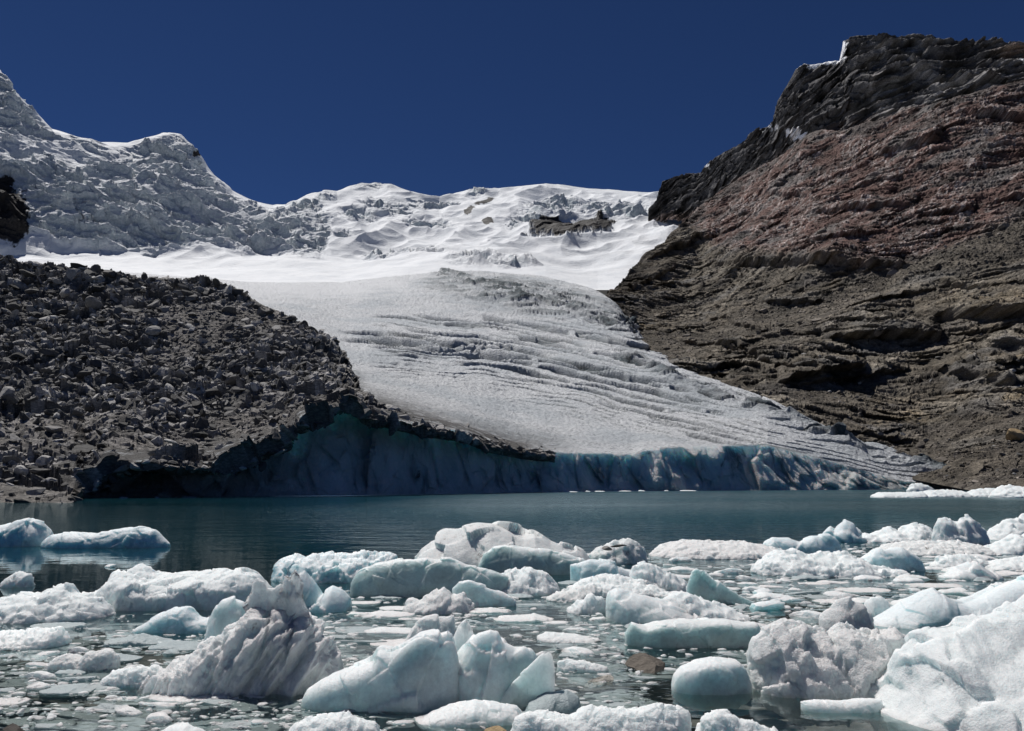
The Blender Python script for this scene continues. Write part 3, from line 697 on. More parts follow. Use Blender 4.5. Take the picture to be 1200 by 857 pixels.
ny, nx = UM.shape[:2]
def surf(G, U, x, y):
    j = int(np.clip((x - U[0, 0, 0]) / (U[0, -1, 0] - U[0, 0, 0]) * (U.shape[1] - 1), 0, U.shape[1] - 1))
    q = P(np.full(U.shape[0], U[0, j, 0]), U[:, j, 1], U[:, j, 2])
    i = int(np.argmin(np.abs(U[:, j, 1] - y) + (np.arange(U.shape[0]) < 14) * 99 + (np.arange(U.shape[0]) > U.shape[0] - 16) * 99))
    return G[i, j]
named = [ # px, py, half width px, proportions, rot, label
    (128, 326, 14, (1, .9, .75), 'rounded brown boulder on the crest of the left moraine against snow'),
    (92, 318, 11, (1, .9, .8), 'dark blocky boulder left of the rounded brown crest boulder on the moraine'),
    (338, 440, 13, (1, .9, .8), 'dark upright boulder above the pale slabs near the moraine right edge'),
    (196, 436, 13, (1, .8, .7), 'dark boulder with pale slab leaning on it mid moraine'),
    (155, 372, 16, (1.3, .6, .4), 'pale flat slab bridging rubble high on the moraine'),
    (188, 363, 9, (1, .7, .5), 'small bright tilted slab right of the pale bridging slab'),
    (410, 462, 9, (1, .9, 1), 'grey boulder perched on the highest corner of the ice cliff'),
    (438, 486, 15, (1.2, .8, .5), 'long grey slab leaning over the ice cliff edge'),
    (268, 398, 9, (1, .9, .8), 'dark squat boulder in fine rubble right of centre moraine'),
    (342, 412, 8, (1, .8, .7), 'small dark block below the moraine crest on its right flank'),
    (30, 395, 22, (1.3, .8, .6), 'big grey ledge boulder at the left edge of the moraine'),
    (60, 425, 18, (1.2, .8, .7), 'second big boulder below the grey ledge boulder at moraine left'),
    (8, 470, 16, (1, .8, .8), 'big angular boulder above the shore at the far left edge'),
    (100, 530, 20, (1.1, .8, .9), 'tall grey boulder overhanging the dark cave by the lake'),
    (68, 560, 20, (1, .8, 1), 'pointed grey shore boulder just left of the ice cliff'),
    (15, 565, 20, (1.2, .8, .8), 'broad pale shore boulder at left end of the lake'),
    (45, 575, 12, (1, .8, .8), 'low shore boulder between broad pale and pointed grey boulders'),
    (270, 510, 10, (1.3, .8, .5), 'flat pale slab above the ice cliff left part'),
    (236, 503, 9, (1, .8, .6), 'grey slab beside flat pale slab above the ice cliff'),
]
for k, (x, y, hw, pr, lab) in enumerate(named):
    p = surf(GM, UM, x, y); s = hw / FO * p[1]
    put_rock(k % 12, p + np.array([0, -.25 * s, .1 * s]), [s * q for q in pr], (random.uniform(-.4, .4), random.uniform(-.4, .4), random.uniform(0, 6)), 'boulder', lab, 'boulder', 'large boulders on the left moraine')
ii = pick(GM, UM, 260, (UM[..., 0] > -20) * (1 - .8 * sstep(400, 470, UM[..., 0])))
for q in ii:
    p = GM.reshape(-1, 3)[q]; s = (2.2 + 2.9 * random.paretovariate(1.9) * .8) / FO * p[1]; s = min(s, 10 / FO * p[1])
    reg = UM.reshape(-1, 3)[q]
    side = 'upper' if reg[1] < 400 else 'lower'; lr = 'left' if reg[0] < 190 else 'right'
    put_rock(random.randrange(12), p + np.array([0, -.2 * s, .1 * s]), (s, s, s * random.uniform(.5, 1)), (random.uniform(-.5, .5), random.uniform(-.5, .5), random.uniform(0, 6)), 'moraine_rock',
             f'angular grey rock among the rubble on the {side} {lr} part of the moraine', 'rock', f'loose rocks on the {side} {lr} moraine')
p = surf(GR, UR, 1179, 508); s = 21 / FO * p[1]
put_rock(2, p + np.array([0, -.5 * s, .1]), (s, s * .8, s * .75), (.1, .2, 1.), 'boulder', 'rounded ochre yellow boulder low on the right mountainside', 'boulder', None, M_YEL)
p = surf(GR, UR, 872, 505)
ii = pick(GR, UR, 110, (UR[..., 0] < 1200) * (UR[..., 1] > 420) * (UR[..., 0] > 880))
for q in ii:
    p = GR.reshape(-1, 3)[q]; s = random.uniform(1.6, 4.2) / FO * p[1]
    put_rock(random.randrange(12), p + np.array([0, -.3 * s, .1 * s]), (s, s, s * random.uniform(.5, 1)), (random.uniform(-.5, .5), random.uniform(-.5, .5), random.uniform(0, 6)), 'slope_rock',
             'small brown rock on the scree at the foot of the right mountain', 'rock', 'loose rocks at the foot of the right mountain', M_SCR if False else None)
for k in range(64):
    x = 92 + (k + random.random()) * 5.0; y = float(np.interp(x, [a for a, b, c in M1], [b for a, b, c in M1])) - random.uniform(1, 9)
    p = surf(GM, UM, x, y); s = random.uniform(4, 10.5) / FO * p[1]
    put_rock(random.randrange(12), p + np.array([0, -.45 * s, -.1 * s]), (s * random.uniform(.9, 1.5), s, s * random.uniform(.5, .95)), (random.uniform(-.5, .5), random.uniform(-.5, .5), random.uniform(0, 6)), 'moraine_rock',
             'grey rock lodged on the brink of the debris covered ice cliff', 'rock', 'rocks along the brink of the ice cliff')
print('rocks done')

# ------------------------------------------------------------------ floating ice
FOOT = []
def berg(name, label, cat, out, base, style='white', thick=.55, crest=.45, kind='rough', amp=1., sq=(1.0, 1.1), dist=None, sub=.45, group=None, seedk=[0], z0=0., lean=0.):
    seedk[0] += 1; sd_ = 300 + seedk[0]
    out = np.array(out, float); x0, x1 = out[0, 0], out[-1, 0]
    D0 = wd(base) if dist is None else dist
    if D0 > 8 and kind in ('rough', 'lumpy', 'facet'): thick = max(thick, .55); crest = max(crest, .62); sq = (max(sq[0], 1.35), max(sq[1], 1.3) if sq[1] > .6 else sq[1])
    W = (x1 - x0) / FO * D0; T = thick * W
    Dc = D0 + crest * T
    nx = int(np.clip((x1 - x0) * 1.15, 40, 280)); px_ = np.linspace(x0, x1, nx)
    py_ = np.interp(px_, out[:, 0], out[:, 1])
    k = np.array([1, 2, 1.]) / 4; py_[1:-1] = np.convolve(py_, k, 'same')[1:-1]
    Pc = P(px_, py_, np.full(nx, Dc)); h = np.maximum(Pc[:, 2], .012 * W + z0)
    u = np.linspace(-1, 1, nx); wv_ = np.clip(1 - np.abs(u) ** 3.2, 0, 1) ** .5
    hm = max(h.max() - z0, .05)
    nth = int(np.clip(nx * .85, 36, 180)); th = np.linspace(0, 2 * np.pi, nth, endpoint=False)
    ct, st = np.cos(th), np.sin(th)
    cy = np.sign(ct) * np.abs(ct) ** sq[0]; cz = np.sign(st) * np.abs(st) ** sq[1]
    wob = 1 + .16 * perlin(np.stack([u * 2.5, u * 0, u * 0 + sd_], -1), 5)
    Yf = (Dc - (Dc - D0) * wv_ * wob)[:, None]; Yb = (Dc + (T - (Dc - D0)) * wv_ * wob)[:, None]
    Y = np.where(cy[None] < 0, Dc + (Yf - Dc) * -cy[None], Dc + (Yb - Dc) * cy[None])
    zt = h[:, None] * np.maximum(cz, 0)[None]; zb = -(sub * hm + .03) * wv_[:, None] * np.maximum(-cz, 0)[None]
    Z = np.where(cz[None] > 0, z0 + (zt - z0 * (cz[None] > 0)) * 1.0, z0 + zb) if z0 else zt + zb
    if z0: Z = z0 + (h - z0)[:, None] * np.maximum(cz, 0)[None] + zb
    X = np.repeat(Pc[:, :1], nth, 1) + lean * Z
    Gp = np.stack([X, Y, Z], -1)
    q = Gp / W
    nn = gridn(np.concatenate([Gp, Gp[:, :1]], 1))[:, :-1]
    cen = np.array([Pc[:, 0].mean(), Dc, z0 + .2 * hm])
    if ((nn * (Gp - cen)).sum(-1)).mean() < 0: nn = -nn
    s = hm * amp * .68; L_ = max(hm, .12)
    if kind == 'smooth':
        c, a1, a2 = cells(Gp / (L_ * 1.3), sd_, .9)
        dsp = .10 * s * fbm(Gp / (L_ * .9), 3, .45, sd_) + .12 * s * c + .05 * s * cells(Gp / (L_ * .5), sd_ + 5, 1.3)[0] + .02 * s * fbm(Gp / (L_ * .14), 4, .65, sd_ + 2)
    elif kind == 'fluted':
        rr = np.stack([(Gp[..., 0] - cen[0]) * 1.0 + Gp[..., 2] * -.62, Gp[..., 1] * .5, Gp[..., 2] * .18], -1) / (L_ * .24)
        fl = fbm(rr, 3, .45, sd_, True)
        dsp = .17 * s * fl + .09 * s * fbm(Gp / (L_ * .3), 4, .6, sd_) + .03 * s * fbm(Gp / (L_ * .07), 3, .65, sd_ + 3)
    elif kind == 'lumpy':
        c, a1, a2 = cells(Gp / (L_ * .45), sd_, .3)
        dsp = .15 * s * (.5 - a1) + .10 * s * cells(Gp / (L_ * .3), sd_ + 5, 1.2)[0] + .10 * s * fbm(Gp / (L_ * .5), 4, .6, sd_) + .03 * s * fbm(Gp / (L_ * .08), 3, .6, sd_ + 3)
    elif kind == 'facet':
        c, a1, a2 = cells(Gp / (L_ * .8), sd_, 1.5)
        dsp = .17 * s * c + .03 * s * fbm(Gp / (L_ * .25), 4, .6, sd_)
    else:
        c, a1, a2 = cells(Gp / (L_ * .6), sd_, 1.1)
        dsp = .17 * s * c + .07 * s * cells(Gp / (L_ * .25), sd_ + 5, 1.4)[0] + .12 * s * fbm(Gp / (L_ * .55), 5, .62, sd_) + .04 * s * fbm(Gp / (L_ * .07), 3, .65, sd_ + 3)
    Gp = Gp + nn * (dsp * wv_[:, None] ** .5)[..., None]
    loc = (float(cen[0]), float(Dc), float(z0))
    F = grid_faces(nx, nth, True)
    o = mesh_np(name, Gp, F, ICE[style], loc=loc)
    if dist is None: FOOT.append((Gp[..., 0].min(), Gp[..., 0].max(), D0, D0 + T))
    if group: o['group'] = group
    return tag(o, label, cat)

B = berg
I_ = 'iceberg'; F_ = 'ice floe'
B('ice_floe', 'rounded blue humped floe cut off by the left frame edge, farthest back', F_, [(-45, 632), (-20, 617), (0, 615), (20, 612), (36, 607), (50, 613), (60, 627), (66, 640)], 641, 'blue', .5, kind='smooth')
B('ice_floe', 'long low turquoise floe tapering to a tip at far left', F_, [(50, 636), (62, 626), (90, 624), (115, 625), (150, 619), (165, 617), (182, 621), (192, 632), (199, 638)], 643, 'blue', .3, kind='smooth')
B('ice_fragment', 'ragged flat white scrap alone on dark water near the left edge', 'ice fragment', [(2, 682), (14, 674), (22, 670), (34, 671), (40, 676)], 689, 'white', .6)
B('ice_floe', 'rough granular white floe at left edge with a small lump on it', F_, [(-50, 715), (-20, 706), (0, 702), (30, 695), (62, 691), (70, 684), (80, 686), (88, 694), (110, 697), (128, 710), (134, 722)], 731, 'white', .4, kind='lumpy')
B('ice_floe', 'wide flat topped white floe with shaded green underside left of centre', F_, [(104, 706), (118, 692), (135, 688), (148, 668), (163, 662), (176, 668), (190, 674), (215, 672), (250, 669), (285, 668), (304, 674), (318, 690), (322, 704)], 716, 'white', .35, crest=.25, sq=(.6, .45), amp=.7)
B('ice_floe', 'smooth pale blue tilted slab in front of the wide flat topped floe', F_, [(156, 738), (172, 727), (190, 716), (205, 710), (222, 711), (232, 722), (246, 726), (262, 732)], 743, 'blue', .5, kind='smooth')
B('ice_floe', 'low flat grey slab floating at the left edge above the slush', F_, [(-40, 748), (-10, 740), (30, 738), (70, 736), (82, 748)], 763, 'smooth', .4, crest=.3)
B('ice_fragment', 'small crusty lumps of ice in slush at lower left', 'ice fragment', [(54, 782), (66, 770), (80, 766), (96, 772), (104, 764), (130, 762), (140, 768)], 786, 'grey', .4, kind='lumpy')
B('ice_fragment', 'speckled lens of white ice just left of the fluted grey berg', 'ice fragment', [(118, 800), (140, 785), (165, 782), (182, 780), (198, 792)], 806, 'white', .5)
# fluted berg, its partner and the perched shard
B('iceberg', 'fluted grey iceberg with radiating gritty fins in the left foreground', I_, [(172, 808), (190, 797), (215, 789), (236, 778), (254, 762), (275, 746), (292, 733), (308, 722), (320, 728), (332, 727), (346, 738), (356, 733), (366, 738), (380, 757), (392, 776), (399, 800)], 814, 'grey', .42, kind='fluted', amp=2.0, sq=(.9, .9))
B('iceberg', 'smooth rounded pale dome of ice behind the fluted grey berg', I_, [(236, 780), (240, 756), (247, 738), (252, 716), (262, 704), (274, 701), (286, 705), (298, 716), (308, 735), (314, 765)], 778, 'smooth', .6, kind='smooth', amp=.7, dist=8.05)
sh = B('ice_shard', 'winged two pronged shard of ice perched on top of the fluted berg', 'ice shard', [(291, 704), (294, 684), (300, 677), (306, 682), (313, 690), (321, 690), (329, 685), (337, 675), (344, 665), (350, 667), (355, 680), (361, 704), (368, 734)], 735, 'grey', .26, dist=7.15, z0=.36, amp=.8, sub=.9, kind='rough', sq=(1.3, .8))
B('ice_floe', 'clear turquoise block with a fan shaped grey end behind the winged shard', F_, [(330, 700), (338, 672), (346, 664), (356, 668), (372, 682), (382, 694), (390, 688), (400, 692), (411, 702)], 718, 'blue', .35, kind='facet')
B('ice_floe', 'jagged white and turquoise floe with overhanging right tip, left of centre', F_, [(321, 664), (332, 654), (346, 650), (358, 653), (372, 647), (400, 647), (425, 649), (448, 647), (464, 651), (468, 662)], 684, 'blue', .3, kind='rough', crest=.2)
B('ice_floe', 'dark green tilted slab of clear ice left of the central iceberg', F_, [(411, 684), (422, 669), (440, 660), (470, 656), (500, 653), (525, 655), (545, 664), (575, 668), (596, 676)], 700, 'teal', .35, kind='smooth', amp=.7, crest=.3)
# central complex
B('iceberg', 'large central white iceberg with dirt band and dark top stain', I_, [(486, 652), (492, 642), (504, 632), (522, 624), (538, 623), (546, 617), (560, 613), (576, 612), (592, 616), (612, 623), (626, 622), (644, 632), (664, 638), (680, 645), (690, 655), (694, 664)], 671, 'dirty', .4, kind='facet')
B('ice_floe', 'smooth green ice face below the central white iceberg', F_, [(560, 664), (566, 648), (580, 641), (600, 638), (630, 642), (660, 648), (684, 655), (692, 664)], 674, 'teal', .3, kind='smooth', amp=.8)
for k, (x, y, hw) in enumerate([(645, 637, 10), (666, 639, 9), (712, 642, 9), (727, 640, 12)]):
    d = wd(664) ; q = P(x, y, d); s = hw / FO * d
    lab = ['brown stone patch on the right shoulder of the central iceberg', 'dark stone at the right end of the central iceberg top', 'small dark stone at left of the stony ice lump right of centre', 'dark jagged stone on the stony ice lump right of centre'][k]
    put_rock(k, q, (s, s * .8, s * .5), (.2, .1, k), 'stone', lab, 'stone', 'stones lying on floating ice')
B('ice_floe', 'stony white ice lump with dark stones right of the central iceberg', F_, [(690, 650), (702, 640), (716, 634), (735, 631), (748, 636), (758, 650)], 662, 'dirty', .5, kind='lumpy')
B('ice_floe', 'smooth pale turquoise tongue of ice right of the central iceberg', F_, [(668, 662), (690, 655), (715, 657), (735, 668), (745, 678)], 684, 'blue', .5, kind='smooth')
B('ice_floe', 'flat grey gritty floe behind the ridges right of centre', F_, [(760, 650), (775, 638), (800, 633), (840, 634), (870, 634), (905, 641), (925, 648)], 656, 'grey', .4, crest=.3, amp=.7)
B('ice_floe', 'pale blue double block behind the long white floe', F_, [(888, 648), (896, 634), (905, 629), (925, 630), (938, 634), (950, 628), (972, 626), (982, 634), (986, 646)], 652, 'blue', .4, kind='smooth')
B('ice_floe', 'clear blue dome at the back left end of the right ice pack', F_, [(960, 632), (968, 622), (978, 613), (990, 607), (1000, 612), (1010, 626)], 636, 'blue', .6, kind='facet')
B('ice_floe', 'row of knobbly white lumps along the back of the right ice pack', F_, [(992, 632), (1008, 624), (1024, 627), (1040, 617), (1052, 622), (1066, 613), (1084, 616), (1092, 622), (1100, 628)], 636, 'white', .3, kind='lumpy', amp=1.1)
B('ice_floe', 'tall twin peaked white lump in the back of the right ice pack', F_, [(1092, 632), (1098, 608), (1108, 605), (1118, 612), (1124, 606), (1134, 604), (1144, 615), (1156, 624)], 640, 'white', .5, kind='lumpy')
B('ice_floe', 'lumpy white floe cut by the right edge at the back of the pack', F_, [(1150, 632), (1166, 616), (1180, 608), (1192, 607), (1204, 602), (1225, 604), (1250, 618)], 634, 'white', .4, kind='lumpy')
B('ice_floe', 'white knobbly floe in the second row at the right edge', F_, [(1140, 650), (1160, 638), (1178, 632), (1186, 624), (1196, 628), (1215, 622), (1240, 640)], 652, 'white', .4, kind='lumpy')
B('ice_floe', 'long white floe with shaded blue front at the left of the right pack', F_, [(880, 668), (890, 654), (905, 646), (925, 644), (945, 650), (962, 647), (985, 646), (1005, 656), (1030, 664), (1060, 672)], 678, 'white', .3, crest=.3, kind='rough')
B('ice_floe', 'pale turquoise mound in the middle of the right ice pack', F_, [(1000, 668), (1012, 652), (1030, 644), (1056, 642), (1075, 652), (1082, 664)], 670, 'blue', .5, kind='smooth')
B('ice_floe', 'dirt streaked low ridge behind the turquoise mound', F_, [(1020, 648), (1045, 636), (1080, 634), (1120, 634), (1150, 640), (1165, 650)], 652, 'dirty', .35)
B('ice_floe', 'flat white floe between the dirt streaked ridge and right edge', F_, [(1090, 664), (1100, 652), (1130, 649), (1150, 655), (1160, 664)], 667, 'white', .5)
B('ice_floe', 'low white floe against the right edge in the third row', F_, [(1150, 666), (1170, 656), (1200, 652), (1230, 656), (1250, 664)], 670, 'white', .5)
B('ice_floe', 'triangular pale floe in front of the flat white floe at right', F_, [(1100, 675), (1120, 664), (1140, 658), (1158, 668), (1170, 676)], 680, 'smooth', .5, kind='facet')
# ridges right of centre
B('ice_floe', 'arched white ridge with a notch right of the centre', F_, [(736, 682), (742, 664), (756, 657), (770, 662), (784, 672), (800, 680), (812, 690)], 694, 'white', .3, kind='rough')
B('ice_floe', 'leaning fin of green ice right of the arched ridge', F_, [(804, 688), (808, 674), (816, 667), (828, 672), (846, 684), (866, 696), (884, 704)], 709, 'teal', .3, kind='smooth', crest=.25)
B('ice_floe', 'log shaped white ridge in front of the leaning green fin', F_, [(776, 702), (788, 694), (806, 694), (826, 702), (846, 709), (866, 718), (878, 726)], 729, 'white', .22, kind='lumpy', crest=.3)
B('ice_floe', 'big smooth flat slab sloping to the right, right of centre', F_, [(710, 706), (714, 694), (722, 690), (750, 695), (780, 703), (806, 713), (824, 724)], 732, 'smooth', .5, kind='smooth', crest=.7)
B('ice_floe', 'boat shaped grey slab in front of the central iceberg', F_, [(530, 690), (538, 682), (552, 681), (570, 688), (588, 694), (605, 704)], 711, 'smooth', .4, kind='smooth', crest=.3)
B('ice_floe', 'broad rough white floe just below the central iceberg', F_, [(552, 680), (566, 674), (590, 672), (606, 666), (622, 664), (640, 671), (652, 682), (656, 690)], 699, 'white', .4, kind='rough')
B('ice_floe', 'pinkish crusty floe left of the boat shaped slab', F_, [(472, 714), (480, 700), (492, 703), (504, 694), (520, 688), (530, 696), (542, 694), (556, 708)], 720, 'grey', .35, kind='lumpy')
B('ice_floe', 'dirty low ridge between central iceberg and flat sloping slab', F_, [(640, 700), (652, 694), (672, 690), (690, 686), (706, 690)], 706, 'dirty', .3)
B('ice_floe', 'small white block beside the upper edge of the flat sloping slab', F_, [(672, 690), (686, 680), (704, 676), (722, 682), (736, 690)], 696, 'white', .4)
B('ice_floe', 'gently humped white floe left of the flat sloping slab', F_, [(664, 716), (680, 702), (694, 697), (706, 700), (712, 712)], 720, 'white', .5)
B('ice_floe', 'pale ridge joining the arched ridge and central iceberg', F_, [(664, 688), (690, 676), (720, 674), (750, 680), (776, 690), (800, 698)], 700, 'white', .22, kind='rough')
# middle foreground
B('ice_floe', 'long slab with green front face left of the gritty grey berg', F_, [(732, 742), (740, 729), (756, 733), (775, 728), (810, 728), (850, 726), (872, 730), (886, 730), (894, 744)], 760, 'teal', .3, kind='smooth', crest=.5, sq=(.6, .5), amp=.7)
B('ice_floe', 'thin bright floe on open water above the brown stones', F_, [(629, 746), (640, 741), (665, 742), (690, 747), (702, 751)], 754, 'white', .4, crest=.6)
B('ice_floe', 'thin pointed floe just above the pale round stone', F_, [(653, 776), (665, 772), (690, 776), (712, 782)], 788, 'white', .4, crest=.6)
B('ice_floe', 'smooth rounded white block alone on calm water, lower right of centre', F_, [(787, 806), (790, 792), (800, 782), (818, 776), (840, 773), (864, 774), (872, 782), (878, 796), (881, 806)], 815, 'smooth', .5, kind='smooth', crest=.5, amp=.6, sq=(.6, .62))
B('iceberg', 'gritty knobbly grey iceberg left of the huge corner iceberg', I_, [(878, 790), (882, 768), (886, 748), (898, 734), (915, 728), (935, 727), (950, 734), (968, 738), (985, 728), (1005, 735), (1025, 738), (1045, 734), (1062, 742), (1076, 760), (1084, 790)], 822, 'grey', .55, kind='rough', crest=.6, amp=.9, sq=(1.35, 1.3))
B('ice_shard', 'gravelly pointed shard behind the gritty grey iceberg', 'ice shard', [(960, 724), (970, 712), (982, 704), (996, 702), (1010, 710), (1022, 724)], 740, 'grey', .5, kind='facet')
B('ice_floe', 'small square white block behind the gravelly pointed shard', F_, [(1010, 716), (1014, 702), (1034, 698), (1040, 702), (1044, 716)], 724, 'white', .6, kind='facet')
B('iceberg', 'long white ridge with bright blue base at the right edge', I_, [(1018, 732), (1036, 720), (1058, 706), (1080, 694), (1094, 690), (1108, 700), (1124, 703), (1142, 698), (1164, 688), (1186, 680), (1206, 674), (1240, 664), (1290, 680)], 740, 'blue', .35, kind='smooth', crest=.5, amp=.8, sq=(.9, 1.6))
B('iceberg', 'huge crusty white iceberg filling the bottom right corner', I_, [(1016, 858), (1026, 826), (1040, 795), (1052, 760), (1066, 742), (1090, 732), (1118, 727), (1138, 724), (1160, 718), (1182, 708), (1204, 697), (1230, 684), (1270, 668), (1340, 660), (1400, 720)], 884, 'white', .75, kind='rough', crest=.72, amp=.6, sq=(1.7, 1.5))
B('ice_floe', 'thin curved floe on still water at the foot of the grey berg', F_, [(938, 822), (955, 820), (985, 822), (1012, 818), (1034, 820)], 836, 'smooth', .3, kind='smooth', crest=.5)
B('iceberg', 'sloping smooth grey wedge of ice in the centre foreground', I_, [(354, 822), (362, 808), (380, 798), (412, 785), (440, 772), (446, 762), (460, 764), (474, 756), (492, 744), (512, 739), (526, 735), (533, 742), (537, 765), (541, 800)], 834, 'smooth', .4, kind='smooth', crest=.45, amp=.75, sq=(.8, .75))
B('iceberg', 'rounded steep block touching the right end of the grey wedge', I_, [(518, 812), (534, 775), (546, 756), (560, 742), (574, 737), (584, 740), (590, 754), (602, 760), (614, 759), (624, 770), (632, 790), (638, 812)], 828, 'smooth', .5, kind='smooth', crest=.45, amp=.9)
B('ice_shard', 'upright crusty shard behind the grey wedge', 'ice shard', [(474, 752), (484, 736), (498, 724), (510, 721), (524, 722), (533, 720), (534, 744)], 765, 'grey', .3, kind='facet', amp=.6)
B('ice_shard', 'small rounded leaf of ice between wedge and steep block', 'ice shard', [(530, 748), (536, 732), (546, 725), (555, 736), (560, 756)], 775, 'smooth', .3, kind='smooth', amp=.6)
B('ice_shard', 'thin tilted glassy plate leaning at the right of the steep block', 'ice shard', [(586, 822), (600, 800), (616, 784), (632, 768), (643, 760), (648, 768), (650, 782)], 832, 'teal', .16, kind='smooth', amp=.3, crest=.5)
B('ice_floe', 'smooth low white floe below the rounded steep block', F_, [(486, 846), (505, 835), (530, 826), (556, 820), (580, 824), (606, 828), (618, 842)], 853, 'smooth', .45, kind='smooth', crest=.6)
B('ice_floe', 'long crusty white floe along the bottom edge right of centre', F_, [(598, 858), (603, 840), (620, 832), (642, 835), (668, 838), (690, 830), (712, 828), (740, 831), (764, 826), (790, 826), (808, 832), (810, 850)], 876, 'white', .3, kind='rough', crest=.6, amp=.8)
B('ice_floe', 'frothy white lump on the bottom edge left of centre', F_, [(334, 862), (346, 848), (362, 840), (384, 838), (402, 834), (424, 842), (440, 850), (452, 866)], 880, 'white', .5, kind='lumpy', crest=.6)
B('ice_floe', 'crusty white mound on the bottom edge below the smooth block', F_, [(814, 860), (822, 842), (836, 833), (850, 834), (866, 842), (886, 848), (912, 858)], 878, 'white', .5, kind='rough', crest=.6)
B('ice_floe', 'smooth low dome at the bottom edge left of the frothy lump', F_, [(180, 862), (196, 852), (214, 848), (232, 853), (246, 864)], 876, 'smooth', .6, kind='smooth', crest=.6)
B('ice_floe', 'waterlogged grey plate behind the long crusty bottom floe', F_, [(612, 838), (620, 822), (640, 812), (664, 808), (678, 816), (682, 834)], 842, 'under', .6, kind='smooth', crest=.7, amp=.5)
# far strip against the right shore
for k, (o_, lab) in enumerate([
    ([(1020, 581), (1030, 577), (1060, 577), (1080, 576), (1085, 582)], 'thin bright strip of ice at the tip of the far right ice bank'),
    ([(1072, 580), (1085, 575), (1105, 574), (1125, 575), (1140, 581)], 'left lumpy piece of the far ice bank under the brown slope'),
    ([(1125, 580), (1140, 574), (1160, 572), (1176, 573), (1182, 580)], 'middle lumpy piece of the far ice bank under the brown slope'),
    ([(1160, 580), (1170, 570), (1184, 569), (1205, 572), (1225, 573), (1260, 580)], 'right lumpy piece of the far ice bank at the frame edge'),
    ([(1062, 575), (1068, 567), (1078, 566), (1088, 569), (1096, 575)], 'small white arch of ice under the glacier tip')]):
    B('ice_bank_piece', lab, 'ice piece', o_, [583.5, 583, 583, 584, 577.5][k], 'white', .35, kind='lumpy', group='ice pieces banked against the far right shore')
for k, (x, y, wdt) in enumerate([(145, 585, 10), (184, 585, 5), (222, 584.3, 16), (641, 578.2, 5), (650, 578.2, 9), (668, 578, 18), (689, 578, 6), (703, 577.6, 12), (729, 577.5, 22), (752, 577.4, 8), (781, 577.2, 5), (806, 577, 20)]):
    yb = float(np.interp(x, [20, 400, 560, 735, 1000], [584, 581, 578, 575.6, 574.2])) + (.7 if x < 300 else .35)
    B('ice_fragment', f"tiny white scrap at the waterline of the {'rubble covered' if x < 300 else 'clean blue'} ice cliff", 'ice fragment', [(x - wdt / 2, yb - .7), (x - wdt / 4, yb - 1.0 - .5 * (k % 3 == 0)), (x + wdt / 5, yb - .9), (x + wdt / 2, yb - .5)], yb, 'white', .2,
      group=f"scraps along the {'rubble covered' if x < 300 else 'clean blue'} ice cliff")
for (xr, yr, cnt, lab, grp) in [((890, 1210), (652, 712), 30, 'low white floe packed among others in the right ice pack', 'low floes packed at right'),
                               ((660, 890), (668, 745), 14, 'low white floe lying between the ridges right of centre', 'low floes between the ridges'),
                               ((420, 660), (700, 740), 9, 'low pale floe on the water below the central iceberg', 'low floes below the central iceberg'),
                               ((0, 240), (735, 840), 10, 'low waterlogged floe in the lower left shallows', 'low floes in the lower left shallows'),
                               ((380, 470), (700, 760), 4, 'low pale floe right of the fluted berg', 'low floes right of the fluted berg')]:
    c_ = 0; t_ = 0
    while c_ < cnt and t_ < 3000:
        t_ += 1; x = random.uniform(*xr); y = random.uniform(*yr); W_ = random.uniform(24, 74) * (.5 + .5 * (y - 560) / 160); d = wd(y); q = P(x, y, d)
        if any(a < q[0] < b and c - .1 < q[1] < e + .1 for a, b, c, e in FOOT): continue
        hgt = W_ * random.uniform(.06, .19); m_ = random.uniform(.25, .75)
        B('ice_floe', lab, F_, [(x - W_ / 2, y - hgt * .1), (x - W_ * .4, y - hgt * random.uniform(.5, .8)), (x - W_ / 2 + W_ * m_ * .7, y - hgt * random.uniform(.7, 1)), (x - W_ / 2 + W_ * m_, y - hgt), (x + W_ * .38, y - hgt * random.uniform(.4, .8)), (x + W_ / 2, y - hgt * .1)],
          y, random.choice(('white', 'smooth', 'smooth', 'blue', 'grey', 'teal', 'under') if x > 300 else ('smooth', 'under', 'grey')), random.uniform(.45, .7), kind=random.choice(('rough', 'smooth', 'facet')), group=grp, sq=(.9, .6), crest=.6)
        c_ += 1
print('bergs done')

# stones in the shallows
def stone(px_, base, hw, pr, label, k, mat=None, cat='stone'):
    d = wd(base) ; q = P(px_, base, d); s = hw / FO * d
    put_rock(k, (q[0], q[1] + s * .5, s * pr[2] * .05), (s * pr[0], s * pr[1], s * pr[2]), (.1, -.1, .3 * k), 'stone', label, cat, None, mat)
stone(765, 788, 36, (1.1, .8, .50), 'brown half submerged boulder left of the smooth rounded white block', 4, M_SCR, 'boulder')
stone(705, 800, 17, (1., .8, .42), 'pale round stone just above water left of the brown boulder', 2, M_PALE)
stone(8, 866, 28, (1., .8, .75), 'dark brown rock in the bottom left corner', 8, M_SCR, 'boulder')
stone(578, 864, 20, (1., .8, .6), 'mossy yellow stone at the bottom edge between two white floes', 10, M_YEL)

